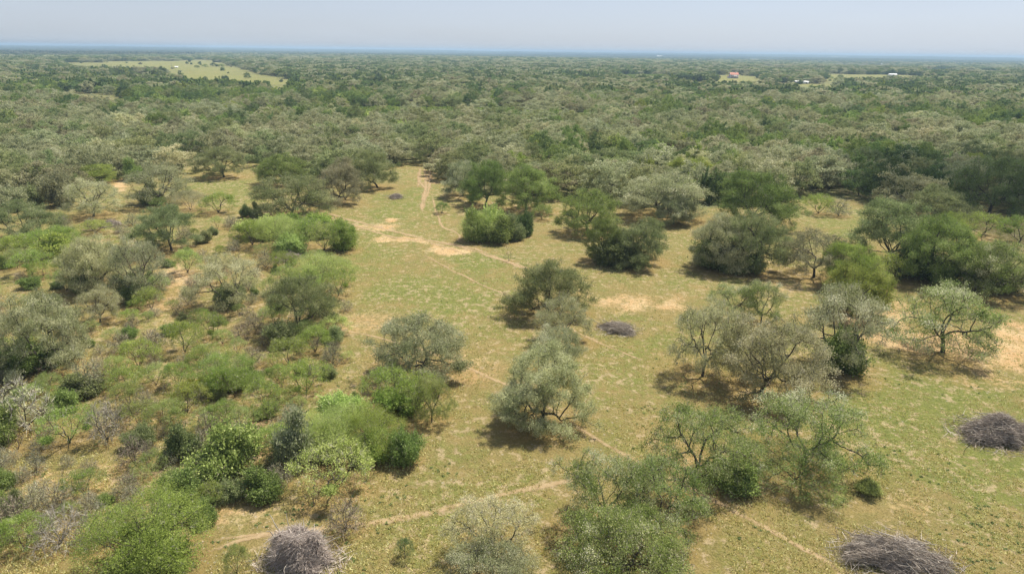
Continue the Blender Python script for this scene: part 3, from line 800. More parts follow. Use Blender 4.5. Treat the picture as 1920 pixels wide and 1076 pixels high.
def scatter(d0, d1, sp, seed):
    r = np.random.default_rng(seed)
    xs = np.arange(-d1 * .95, d1 * .95, sp); ys = np.arange(d0, d1, sp)
    X, Y = np.meshgrid(xs, ys)
    X = X.ravel() + r.uniform(-.46, .46, X.size) * sp; Y = Y.ravel() + r.uniform(-.46, .46, Y.size) * sp
    k = (np.abs(X) < Y * .86 + 30)
    X = X[k]; Y = Y[k]
    Z = hgt(X, Y)
    px, py, dep = P(X, Y, Z)
    k = (py < np.interp(px, bx_, by_)) & (px > -220) & (px < 2140)
    jx = (vnoise(X, Y, 60, 91) - .5) * 34 + (vnoise(X, Y, 21, 92) - .5) * 14; jy = (vnoise(X + 999, Y, 60, 93) - .5) * 5
    for f in FIELDS:
        k &= ~(inpoly(px + jx, py + jy, f) | inpoly(px + jx, py + jy - 4.0 * F / dep, f))
    return X[k], Y[k], Z[k], px[k], py[k]

HX = np.array(PLACED)
def clear_of_heroes(X, Y, r):
    k = np.ones(len(X), bool)
    for x, y, hr in HX[:HERO_N]:
        k &= (X - x) ** 2 + (Y - y) ** 2 > (hr * .75 + r * .45) ** 2
    return k

def green_prob(px, py, X, Y):
    n = vnoise(X + 900, Y, 40, 4) * .6 + vnoise((X + 500) * .4, Y, 60, 5) * .4
    p = .30 + .0 * px
    p += .42 * ((px < 760) & (py > 165) & (py < 262))
    p += .20 * ((px > 600) & (px < 1250) & (py > 196) & (py < 245))
    p += .30 * ((px > 1230) & (py > 205) & (py < 290))
    p += .25 * ((px > 1640) & (py > 140) & (py < 175))
    p += .16 * (py < 200) - .12 * ((py > 262) & (py < 345))
    return np.clip(p + (n - .5) * 2.2, .02, .95)

# one instance record: x y z R H kind('o' oak,'b' bushy) colour
X, Y, Z, px, py = scatter(180, 620, 9.6, 21)
k = clear_of_heroes(X, Y, 6.0)
X, Y, Z, px, py = X[k], Y[k], Z[k], px[k], py[k]
rg = np.random.default_rng(31)
gp = green_prob(px, py, X, Y)
isg = rg.uniform(size=len(X)) < gp
low = inpoly(px, py, LOWF[0]) | inpoly(px, py, LOWF[1])
sub = rg.uniform(size=len(X))
recs = []
for i in range(len(X)):
    near_edge = np.interp(px[i], bx_, by_) - py[i] < 14
    if isg[i]:
        if sub[i] < .5: recs.append((X[i], Y[i], Z[i], rg.uniform(3.0, 5.2), rg.uniform(4.5, 8.0), 'b', ['green', 'deep', 'mesq', 'green', 'mesq_pale', 'lime'][rg.choice(6, p=[.27, .22, .22, .13, .13, .03])], py[i], px[i]))
        else: recs.append((X[i], Y[i], Z[i], rg.uniform(4.6, 7.6), rg.uniform(7.5, 12.0), 'o', ['green', 'deep', 'green', 'olive', 'lime'][rg.choice(5, p=[.33, .32, .16, .16, .03])], py[i], px[i]))
    else:
        recs.append((X[i], Y[i], Z[i], rg.uniform(5.8, 9.8), rg.uniform(7.5, 12.0), 'o', ['grey', 'olive', 'brown', 'silver'][rg.choice(4, p=[.54, .30, .10, .06])], py[i], px[i]))
recs.sort(key=lambda q: -q[7])
NIND = {'o': 170, 'b': 110}
rest = []
items = []
ADJ = {'grey': 'lichen grey', 'olive': 'olive', 'brown': 'brownish', 'silver': 'pale grey', 'green': 'green', 'deep': 'dark green', 'mesq': 'bright green', 'mesq_pale': 'pale green', 'lime': 'yellow green'}
for (x, y, z, R_, H_, kd, col, qy, qx) in recs:
    if NIND[kd] > 0 and -60 < qx < 1980:
        NIND[kd] -= 1
        me = (MIDM if kd == 'o' else MIDBM)[prng.randrange(7 if kd == 'o' else 2)]
        o = link('oak_tree' if kd == 'o' else 'woodland_bush', me, (x, y, z))
        o.rotation_euler = (0, 0, prng.uniform(0, 6.28))
        o.scale = (R_ / 7, R_ / 7, H_ / 8) if kd == 'o' else (R_ / 3.4, R_ / 3.4, H_ / 4.2)
        setmat(o, 0, M[col]); setmat(o, 1, M['twig_brown' if col == 'brown' else 'twig'])
        tag(o, 'x', 'oak' if kd == 'o' else 'bush', 'oaks of the wood beyond the clearing' if kd == 'o' else 'bushes of the wood beyond the clearing')
        items.append((o, x, y, ADJ[col] + (' woodland oak' if kd == 'o' else ' woodland bush')))
    else:
        rest.append((x, y, z, R_, H_, kd, col))
auto_labels(items)

# collections of prototypes for the mass of the far wood (kept out of the scene, used only as instances)
def proto_coll(name, gl, gb):
    col = bpy.data.collections.new(name)
    ids = {}
    n = 0
    for kd, gs, cols in (('o', gl, ['grey', 'olive', 'brown', 'silver', 'green', 'deep', 'lime']), ('b', gb, ['green', 'deep', 'mesq', 'mesq_pale', 'lime'])):
        base = [g.mesh('wood_tree_shape', [M['grey'], M['twig'], M['bark']]) for g in gs]
        for c in cols:
            for me in base:
                o = bpy.data.objects.new('wood_tree_%03d' % n, me); col.objects.link(o)
                setmat(o, 0, M[c]); setmat(o, 1, M['twig_brown' if c == 'brown' else 'twig'])
                ids.setdefault((kd, c), []).append(n); n += 1
    return col, ids

def mass(name, recs, col, ids, R0, label, cat):
    n = len(recs)
    V = np.array([r[:3] for r in recs]) - [0, 0, .05]
    me = bpy.data.meshes.new(name); me.vertices.add(n); me.vertices.foreach_set('co', V.astype(np.float32).ravel())
    pick = np.array([ids[(r[5], r[6])][prng.randrange(len(ids[(r[5], r[6])]))] for r in recs], np.int32)
    scl = np.array([(r[3] / R0[r[5]][0], r[3] / R0[r[5]][0], r[4] / R0[r[5]][1]) for r in recs], np.float32)
    rot = np.array([(0, 0, prng.uniform(0, 6.28)) for _ in recs], np.float32)
    a = me.attributes.new('pick', 'INT', 'POINT'); a.data.foreach_set('value', pick)
    a = me.attributes.new('scl', 'FLOAT_VECTOR', 'POINT'); a.data.foreach_set('vector', scl.ravel())
    a = me.attributes.new('rotv', 'FLOAT_VECTOR', 'POINT'); a.data.foreach_set('vector', rot.ravel())
    o = link(name, me)
    tag(o, label, cat, None, 'stuff')
    ng = bpy.data.node_groups.new(name + '_nodes', 'GeometryNodeTree')
    ng.interface.new_socket('Geometry', in_out='INPUT', socket_type='NodeSocketGeometry')
    ng.interface.new_socket('Geometry', in_out='OUTPUT', socket_type='NodeSocketGeometry')
    N = ng.nodes.new; L = ng.links.new
    gi = N('NodeGroupInput'); go = N('NodeGroupOutput'); ip = N('GeometryNodeInstanceOnPoints'); ci = N('GeometryNodeCollectionInfo')
    ci.inputs['Collection'].default_value = col; ci.inputs['Separate Children'].default_value = True; ci.inputs['Reset Children'].default_value = True
    def at(nm, ty):
        q = N('GeometryNodeInputNamedAttribute'); q.data_type = ty; q.inputs['Name'].default_value = nm; return q.outputs['Attribute']
    L(gi.outputs[0], ip.inputs['Points']); L(ci.outputs[0], ip.inputs['Instance']); ip.inputs['Pick Instance'].default_value = True
    L(at('pick', 'INT'), ip.inputs['Instance Index']); L(at('scl', 'FLOAT_VECTOR'), ip.inputs['Scale'])
    e2r = N('FunctionNodeEulerToRotation'); L(at('rotv', 'FLOAT_VECTOR'), e2r.inputs[0]); L(e2r.outputs[0], ip.inputs['Rotation'])
    L(ip.outputs[0], go.inputs[0])
    md = o.modifiers.new('scatter', 'NODES'); md.node_group = ng
    return o

MC, MI = proto_coll('mid_wood', MID, MIDB)
mass('woodland', rest, MC, MI, {'o': (7, 8), 'b': (3.4, 4.2)}, 'mixed grey and green oak woodland stretching behind the meadow', 'woodland')

# low scrub in the olive coloured open band and undergrowth
FC, FI = proto_coll('far_wood', FAR, FARB)
far = []
def addfar(d0, d1, sp, seed, size):
    X, Y, Z, px, py = scatter(d0, d1, sp, seed)
    r = np.random.default_rng(seed + 1)
    g = r.uniform(size=len(X)) < green_prob(px, py, X, Y)
    dn = vnoise(X, Y, 240, 8) * .6 + vnoise(X, Y, 90, 9) * .4
    dn2 = vnoise(X + 3000, Y, 600, 12)
    for i in range(len(X)):
        if Y[i] > 1500 and dn2[i] > .66 and px[i] > 1100 and dn[i] > .42: continue      # scattered fields far off
        if g[i]:
            far.append((X[i], Y[i], Z[i], r.uniform(4, 6.5) * size, r.uniform(6.5, 10.5), 'o' if r.uniform() < .6 else 'b', ['green', 'deep', 'deep', 'lime'][r.choice(4, p=[.46, .27, .25, .02])]))
        else:
            far.append((X[i], Y[i], Z[i], r.uniform(6.2, 10.8) * size, r.uniform(7.0, 12.0), 'o', ['grey', 'olive', 'brown', 'deep'][r.choice(4, p=[.44, .26, .06, .24])]))
addfar(620, 1100, 10.0, 51, 1.0)
addfar(1100, 2000, 13.0, 52, 1.3)
addfar(2000, 4200, 26.0, 53, 2.2)
mass('distant_woodland', far, FC, FI, {'o': (7, 8), 'b': (3.4, 4.2)}, 'hazy blue green oak wood running out towards the horizon', 'woodland')
print('individual, rest, far:', len(items), len(rest), len(far))

# scrub of the low open band
X, Y, Z, px, py = [], [], [], [], []
r = np.random.default_rng(61)
lowrec = []
for f in LOWF:
    xs = [G(a, b) for a, b in f]
    x0, x1 = min(q[0] for q in xs), max(q[0] for q in xs); y0, y1 = min(q[1] for q in xs), max(q[1] for q in xs)
    n = int((x1 - x0) * (y1 - y0) / 9)
    X = r.uniform(x0, x1, n); Y = r.uniform(y0, y1, n); Z = hgt(X, Y); px, py, _ = P(X, Y, Z); k = inpoly(px, py, f)
    for i in np.where(k)[0]:
        lowrec.append((X[i], Y[i], Z[i], r.uniform(1.6, 2.8), r.uniform(1.2, 2.4), 'b', ['mesq_pale', 'mesq', 'green', 'lime'][r.choice(4, p=[.4, .3, .2, .1])]))
mass('thicket', lowrec, FC, FI, {'o': (7, 8), 'b': (3.4, 4.2)}, 'low olive green brush filling the open band inside the wood', 'brush')

# canopy of the farthest wood, up to the horizon
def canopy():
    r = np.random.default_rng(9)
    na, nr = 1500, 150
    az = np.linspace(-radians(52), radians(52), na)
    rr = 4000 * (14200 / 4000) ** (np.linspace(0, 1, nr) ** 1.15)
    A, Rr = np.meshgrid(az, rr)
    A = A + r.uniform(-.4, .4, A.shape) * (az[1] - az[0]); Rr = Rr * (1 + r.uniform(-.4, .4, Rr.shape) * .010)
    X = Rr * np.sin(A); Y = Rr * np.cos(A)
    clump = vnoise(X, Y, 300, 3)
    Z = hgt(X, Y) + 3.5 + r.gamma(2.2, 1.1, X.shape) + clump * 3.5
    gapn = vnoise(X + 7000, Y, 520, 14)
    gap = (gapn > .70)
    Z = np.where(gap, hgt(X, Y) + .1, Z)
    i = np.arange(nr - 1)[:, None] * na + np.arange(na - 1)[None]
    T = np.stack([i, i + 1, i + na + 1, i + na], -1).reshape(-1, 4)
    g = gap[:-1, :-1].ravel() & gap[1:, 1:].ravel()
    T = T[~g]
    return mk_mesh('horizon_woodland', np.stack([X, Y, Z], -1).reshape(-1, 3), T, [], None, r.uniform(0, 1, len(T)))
cm = leaf_mat('shaded_far_canopy', [(0.0, (0.014, 0.022, 0.012)), (.6, (0.028, 0.036, 0.020)), (1, (0.05, 0.055, 0.034))], 0, 0, 0)  # leaf colours darkened to include the shade of gaps the sheet lacks
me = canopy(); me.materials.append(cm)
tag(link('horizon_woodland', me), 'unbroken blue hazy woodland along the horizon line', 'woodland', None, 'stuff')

# ------------------------------------------------------------------ ground
PATHS = [
 ('road', [(150, 140), (215, 141.5), (260, 141), (320, 139.5), (360, 136)], 4.5),
 ('road', [(1262, 153), (1290, 155), (1340, 156.5), (1380, 152), (1378, 149)], 4.0),
 ('road', [(110, 178), (160, 180), (200, 184), (222, 190)], 2.5),
 ('trail_near', [(380, 1036), (410, 1024), (480, 1006), (560, 997), (640, 990), (700, 980), (790, 964), (850, 947), (950, 924), (1048, 905), (1120, 895)], .55),
 ('trail_side', [(400, 1009), (450, 1004), (520, 1001), (560, 997)], .4),
 ('trail_right', [(1064, 786), (1100, 812), (1165, 850), (1210, 872), (1250, 893), (1330, 934), (1400, 970), (1460, 1001), (1530, 1040), (1610, 1082)], .5),
 ('trail_mid', [(615, 612), (640, 619), (695, 630), (780, 652), (875, 687), (940, 718), (1010, 755), (1064, 786)], .45),
 ('trail_oak', [(795, 478), (850, 508), (900, 533), (960, 556), (1020, 585), (1090, 628), (1150, 655), (1205, 676)], .4),
 ('rut', [(596, 392), (640, 408), (680, 418), (740, 434), (800, 450), (860, 462), (900, 474), (940, 488), (1000, 506)], .8),
 ('rut', [(596, 400), (640, 415), (700, 434), (740, 446), (800, 452), (850, 458), (890, 466), (925, 480), (990, 508)], .7),
 ('rut', [(800, 453), (840, 465), (880, 478)], .7),
 ('rut', [(788, 316), (786, 340), (797, 352), (793, 372), (790, 392)], .8),
 ('rut', [(797, 316), (799, 345), (795, 380), (790, 396)], .8),
 ('rut', [(806, 316), (806, 345), (799, 372)], .8),
 ('rut', [(785, 322), (784, 350)], .7),
 ('trail_fork', [(812, 372), (818, 400), (826, 418), (832, 428), (852, 434), (862, 442), (860, 456)], .55),
 ('trail_left', [(292, 492), (310, 500), (325, 504), (338, 518), (360, 530), (385, 537), (412, 543)], .6),
 ('trail_far_left', [(150, 450), (160, 456), (168, 466)], .6),
]
BARE = [ # px centre, px radii, strength
 (842, 472, 38, 9, .9), (1185, 568, 85, 14, .6), (1250, 575, 40, 14, .6), (1730, 640, 165, 24, .85), (1890, 660, 80, 42, .75), (733, 413, 13, 3, .8), (690, 600, 90, 22, .35),
 (805, 330, 16, 14, .6), (760, 450, 45, 6, .7), (690, 425, 60, 8, .6), (240, 800, 90, 40, .2), (330, 600, 80, 40, .32), (230, 690, 60, 30, .32), (330, 690, 60, 30, .35),
 (500, 830, 60, 70, .38), (200, 900, 180, 60, .3), (430, 960, 120, 30, .32), (330, 520, 60, 20, .5), (1650, 590, 60, 25, .7), (1280, 880, 60, 30, .35),
 (1500, 540, 120, 14, .35), (210, 187, 22, 4, 1), (1290, 155, 26, 2, 1), (820, 690, 120, 30, .3), (1700, 950, 90, 25, .35), (660, 880, 40, 60, .3), (25, 138, 30, 2, .8), (170, 455, 30, 8, .5), (225, 345, 12, 12, .8)]
LUSH = [(750, 380, 70, 40, .45), (890, 490, 70, 20, .7), (820, 540, 130, 50, .45), (1700, 780, 260, 110, .6), (1740, 690, 60, 22, .9), (900, 350, 30, 12, .3),
        (660, 480, 90, 60, .4), (1230, 640, 90, 40, .35), (420, 350, 80, 20, .5), (1580, 420, 60, 30, .45), (1330, 620, 60, 20, .2), (1850, 880, 140, 60, .5), (160, 430, 120, 40, .4), (60, 600, 80, 40, .4),
        (280, 130, 220, 14, .7), (450, 150, 150, 8, .6), (1640, 148, 120, 8, .6), (780, 1000, 90, 50, .25)]
def axis(lo, hi, s, far, g=1.13):
    a = list(np.arange(lo, hi + s * .5, s)); st = s
    L = []; x = lo; 
    while x > -far: st *= g; x -= st; L.append(x)
    st = s; Rr = []; x = a[-1]
    while x < far: st *= g; x += st; Rr.append(x)
    return np.array(L[::-1] + a + Rr)
xs = axis(-120, 130, .55, 14500); ys = axis(28, 280, .55, 14500)
xs = np.clip(xs, -14600, 14600); ys = np.clip(ys, -14600, 14600); xs = np.unique(xs); ys = np.unique(ys)
ys = ys[ys > -400]
ys = np.concatenate([[-3000, -1200], ys])
GX, GY = np.meshgrid(xs, ys)
GZ = hgt(GX, GY)
rgn = np.random.default_rng(3)
fine = (vnoise(GX + 400, GY + 400, 1.7, 20) - .5) * .10 + (vnoise(GX + 400, GY + 400, 5.0, 21) - .5) * .12
nearw = np.clip((300 - np.hypot(GX, GY)) / 60, 0, 1)
GZn = GZ + fine * nearw
qx, qy, qd = P(GX, GY, GZ)
front = (GY > 20)
bare_w = np.zeros(GX.shape); lush_w = np.zeros(GX.shape); lit_w = np.zeros(GX.shape)
wob = (vnoise(GX + 300, GY + 300, 6, 31) - .5) * .9 + (vnoise(GX + 300, GY + 300, 1.9, 32) - .5) * .9
for lst, arr in ((BARE, bare_w), (LUSH, lush_w)):
    for cx, cy, rx, ry, s in lst:
        q = np.sqrt(((qx - cx) / rx) ** 2 + ((qy - cy) / ry) ** 2)
        q = np.where(front, q, 9)
        np.maximum(arr, s * np.clip(1.35 - q + wob * 1.1, 0, 1), out=arr)
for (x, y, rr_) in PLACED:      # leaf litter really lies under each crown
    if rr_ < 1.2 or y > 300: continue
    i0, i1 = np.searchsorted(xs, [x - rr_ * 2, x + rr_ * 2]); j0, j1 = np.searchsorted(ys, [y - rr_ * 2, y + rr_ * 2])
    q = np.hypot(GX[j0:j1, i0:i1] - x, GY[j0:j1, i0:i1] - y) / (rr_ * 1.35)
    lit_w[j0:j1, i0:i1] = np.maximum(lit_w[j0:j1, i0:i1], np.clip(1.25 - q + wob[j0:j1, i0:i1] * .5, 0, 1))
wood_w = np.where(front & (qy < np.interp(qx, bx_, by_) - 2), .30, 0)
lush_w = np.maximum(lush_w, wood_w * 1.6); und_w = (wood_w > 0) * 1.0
for f in FIELDS:
    ip = inpoly(qx, qy, f) & front; wood_w[ip] = 0; und_w[ip] = 0; lush_w[ip] = np.maximum(lush_w[ip], .55)
lit_w = np.maximum(lit_w, wood_w)
ny, nx = GX.shape
i = np.arange(ny - 1)[:, None] * nx + np.arange(nx - 1)[None]
T = np.stack([i, i + 1, i + nx + 1, i + nx], -1).reshape(-1, 4)
gm = mk_mesh('ground', np.stack([GX, GY, GZn], -1).reshape(-1, 3), T, smooth=True)
ca = gm.color_attributes.new('soil', 'FLOAT_COLOR', 'POINT')
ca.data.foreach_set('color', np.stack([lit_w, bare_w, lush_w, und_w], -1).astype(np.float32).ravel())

GK = .58
def ground_mat():
    m, nt, N, L = nodes_of('pasture_soil')
    tc = N('ShaderNodeTexCoord')
    def noise(s, d=5, rough=.6):
        n = N('ShaderNodeTexNoise'); n.inputs['Scale'].default_value = s; n.inputs['Detail'].default_value = d; n.inputs['Roughness'].default_value = rough
        L(tc.outputs['Object'], n.inputs[0]); return n.outputs[0]
    def mr(v, a, b, c=0, d=1):
        q = N('ShaderNodeMapRange'); L(v, q.inputs[0])
        for j, w in enumerate((a, b, c, d)): q.inputs[j + 1].default_value = w
        return q.outputs[0]
    def mix(f, a, b):
        q = N('ShaderNodeMix'); q.data_type = 'RGBA'
        if isinstance(f, float): q.inputs[0].default_value = f
        else: L(f, q.inputs[0])
        for v, s in ((a, 6), (b, 7)):
            if isinstance(v, tuple): q.inputs[s].default_value = (*(w * GK for w in v), 1)
            else: L(v, q.inputs[s])
        return q.outputs[2]
    def mth(op, a, b):
        q = N('ShaderNodeMath'); q.operation = op
        for v, s in ((a, 0), (b, 1)):
            if isinstance(v, (float, int)): q.inputs[s].default_value = v
            else: L(v, q.inputs[s])
        return q.outputs[0]
    at = N('ShaderNodeAttribute'); at.attribute_name = 'soil'
    sep = N('ShaderNodeSeparateColor'); L(at.outputs['Color'], sep.inputs[0])
    lit, bar, lus = sep.outputs[0], sep.outputs[1], sep.outputs[2]
    n_big = noise(.035, 4); n_med = noise(.22, 6, .65); n_sm = noise(1.3, 6, .7); n_fi = noise(5.0, 4, .75)
    dry = mix(mr(n_med, .35, .65), (0.44, 0.335, 0.135), (0.33, 0.285, 0.10))
    grn = mix(mr(n_sm, .35, .65), (0.18, 0.23, 0.05), (0.33, 0.345, 0.09))
    g = mth('ADD', mth('ADD', mr(n_big, .3, .7, -.35, .5), mth('MULTIPLY', lus, 1.0)), mr(n_sm, .3, .7, -.6, .6))
    g = mth('ADD', g, mr(n_med, .3, .7, -.3, .3))
    c = mix(mr(g, -0.10, .56), dry, grn)
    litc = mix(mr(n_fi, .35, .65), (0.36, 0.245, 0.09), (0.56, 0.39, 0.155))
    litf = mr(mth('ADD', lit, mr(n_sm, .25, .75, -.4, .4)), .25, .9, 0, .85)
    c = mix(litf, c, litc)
    barc = mix(mr(n_med, .35, .65), (0.84, 0.53, 0.26), (0.96, 0.70, 0.40))
    barf = mr(mth('ADD', bar, mr(n_sm, .25, .75, -.45, .45)), .18, .62, 0, .95)
    c = mix(barf, c, barc)
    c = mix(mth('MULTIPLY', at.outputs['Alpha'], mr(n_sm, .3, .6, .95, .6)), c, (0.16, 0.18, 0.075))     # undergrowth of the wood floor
    # small bare caliche scars and pale stones
    sc_ = mr(mth('ADD', noise(.75, 7, .78), mth('MULTIPLY', n_big, .25)), .66, .72)
    c = mix(mth('MULTIPLY', sc_, .8), c, (0.70, 0.54, 0.33))
    v = N('ShaderNodeTexVoronoi'); v.inputs['Scale'].default_value = 1.1; L(tc.outputs['Object'], v.inputs[0])
    st = mth('MULTIPLY', mr(v.outputs['Distance'], .10, .16, 1, 0), mr(n_med, .50, .56))
    c = mix(mth('MULTIPLY', st, .8), c, (0.66, 0.58, 0.44))
    # fine dark tuft speckle: real small weeds and dead leaves
    c = mix(mr(n_fi, .50, .64, 0, .55), c, (0.10, 0.11, 0.035))
    c = mix(mr(n_fi, .47, .35, 0, .38), c, (0.55, 0.48, 0.28))
    b = N('ShaderNodeBsdfPrincipled'); b.inputs['Roughness'].default_value = .95
    b.inputs['Specular IOR Level'].default_value = .1
    L(c, b.inputs['Base Color'])
    bp = N('ShaderNodeBump'); bp.inputs['Strength'].default_value = .9; bp.inputs['Distance'].default_value = .35
    L(mth('ADD', mth('MULTIPLY', n_fi, .6), n_sm), bp.inputs['Height']); L(bp.outputs[0], b.inputs['Normal'])
    o = N('ShaderNodeOutputMaterial'); L(b.outputs[0], o.inputs[0])
    return m
gm.materials.append(ground_mat())
tag(link('ground', gm), None, None, None, 'structure')

def gz(x, y):
    i = np.clip(np.searchsorted(xs, x) - 1, 0, nx - 2); j = np.clip(np.searchsorted(ys, y) - 1, 0, ny - 2)
    fx = (x - xs[i]) / (xs[i + 1] - xs[i]); fy = (y - ys[j]) / (ys[j + 1] - ys[j])
    return (GZn[j, i] * (1 - fx) + GZn[j, i + 1] * fx) * (1 - fy) + (GZn[j + 1, i] * (1 - fx) + GZn[j + 1, i + 1] * fx) * fy

def path_mat():
    m, nt, N, L = nodes_of('worn_dirt')
    at = N('ShaderNodeAttribute'); at.attribute_name = 'edge'
    tc = N('ShaderNodeTexCoord'); no = N('ShaderNodeTexNoise'); no.inputs['Scale'].default_value = 1.6; no.inputs['Detail'].default_value = 5; no.inputs['Roughness'].default_value = .7
    L(tc.outputs['Object'], no.inputs[0])
    r = ramp(nt, [(.35, (0.37, 0.26, 0.145)), (.65, (0.46, 0.35, 0.22))]); L(no.outputs[0], r.inputs[0])
    d = N('ShaderNodeBsdfDiffuse'); L(r.outputs[0], d.inputs[0]); t = N('ShaderNodeBsdfTransparent'); mx = N('ShaderNodeMixShader')
    ad = N('ShaderNodeMath'); ad.operation = 'ADD'; L(at.outputs['Fac'], ad.inputs[0]); L(no.outputs[0], ad.inputs[1])
    mr_ = N('ShaderNodeMapRange'); mr_.inputs[1].default_value = .72; mr_.inputs[2].default_value = 1.15; mr_.inputs[4].default_value = .62; L(ad.outputs[0], mr_.inputs[0])
    L(mr_.outputs[0], mx.inputs[0]); L(t.outputs[0], mx.inputs[1]); L(d.outputs[0], mx.inputs[2])
    o = N('ShaderNodeOutputMaterial'); L(mx.outputs[0], o.inputs[0]); return m
PM = path_mat()
for nm, pts, wd in PATHS:
    W = np.array([G(*p)[:2] for p in pts])
    seg = np.linalg.norm(np.diff(W, axis=0), axis=1); s = np.concatenate([[0], np.cumsum(seg)])
    n = max(8, int(s[-1] / .5)); t = np.linspace(0, s[-1], n)
    cx = np.interp(t, s, W[:, 0]); cy = np.interp(t, s, W[:, 1])
    for _ in range(6):
        cx[1:-1] = (cx[:-2] + 2 * cx[1:-1] + cx[2:]) / 4; cy[1:-1] = (cy[:-2] + 2 * cy[1:-1] + cy[2:]) / 4
    cx = cx + (vnoise(t + 50, t * 0 + 7, 3.1, 41) - .5) * .35; cy = cy + (vnoise(t + 50, t * 0 + 9, 2.7, 42) - .5) * .35
    tx = np.gradient(cx); ty = np.gradient(cy); l = np.hypot(tx, ty); nxn, nyn = -ty / l, tx / l
    hw = wd * (.38 + .6 * vnoise(t + 90, t * 0 + 3, 2.3, 43))
    off = np.array([-1.9, -1.0, -.4, 0, .4, 1.0, 1.9]); ed = np.array([0, .35, .8, .9, .8, .35, 0])
    VX = cx[:, None] + nxn[:, None] * hw[:, None] * off; VY = cy[:, None] + nyn[:, None] * hw[:, None] * off
    VZ = gz(VX, VY) + .03
    i = np.arange(n - 1)[:, None] * 7 + np.arange(6)[None]
    T = np.stack([i, i + 7, i + 8, i + 1], -1).reshape(-1, 4)
    me = mk_mesh('dirt_path', np.stack([VX, VY, VZ], -1).reshape(-1, 3), T, [PM], smooth=True)
    E = np.tile(ed, (n, 1)); fade = np.clip(np.minimum(t, s[-1] - t) / 3.0, 0, 1)[:, None]; E = E * (.35 + .65 * fade) * (.55 + .6 * vnoise(t + 10, t * 0 + 5, 4.0, 44))[:, None]
    a = me.attributes.new('edge', 'FLOAT', 'POINT'); a.data.foreach_set('value', E.astype(np.float32).ravel())
    tag(link('dirt_path', me), None, None, None, 'structure')

# grass tufts and weeds (nobody could count them)
def tufts(name, n, seed, size, mats, label, dens=None, blades=5, flat=False):
    r = np.random.default_rng(seed)
    px = r.uniform(-60, 1980, n * 3); py = 330 + (1100 - 330) * r.uniform(0, 1, n * 3) ** .8
    W = []
    for a, b in zip(px, py):
        v = ray(a, b); t = -CAM_H / v[2]; W.append((v[0] * t, v[1] * t))
    W = np.array(W)
    k = (py > np.interp(px, bx_, by_)) 
    nz = vnoise(W[:, 0] + 300, W[:, 1] + 300, 7, seed) * .6 + vnoise(W[:, 0] + 300, W[:, 1] + 300, 2.2, seed + 1) * .4
    k &= nz > (dens or .5)
    W = W[k][:n]
    C = np.stack([W[:, 0], W[:, 1], gz(W[:, 0], W[:, 1])], 1)
    g = Geo()
    C = np.repeat(C, blades, 0); C[:, :2] += r.normal(0, size * .6, (len(C), 2)); C[:, 2] = gz(C[:, 0], C[:, 1])
    if flat:
        C[:, 2] += r.uniform(.02, size * .8, len(C)); leaf_tris(g, r, C, size * .6, 0, up=1.2)
    else:
        twig_tris(g, r, C, r.normal(0, .5, C.shape) + [0, 0, 1], size * 1.5, size * .5, 0)
    tag(link(name, g.mesh(name, mats)), label, 'ground cover', None, 'stuff')
M['tuft'] = leaf_mat('dry_grass_tufts', [(0.0, (0.20, 0.20, 0.06)), (.5, (0.34, 0.29, 0.12)), (1, (0.50, 0.43, 0.22))], .3, 0, 0)
M['weed'] = leaf_mat('weed_leaves', [(0.0, (0.06, 0.085, 0.03)), (1, (0.12, 0.16, 0.06))], .3, 0, 0)
M['stone'] = leaf_mat('caliche_stone', [(0.0, (0.34, 0.28, 0.19)), (1, (0.52, 0.45, 0.33))], 0, 0, 0)
tufts('grass', 26000, 71, .17, [M['tuft']], 'short dry and green grass tufts over the pasture', .46, 5)
tufts('weeds', 1100, 73, .13, [M['weed']], 'low dark green weeds and prickly pear dotted over the pasture', .66, 16, True)
tufts('stones', 2600, 75, .10, [M['stone']], 'pale caliche stones and chips lying in the grass', .58, 2, True)

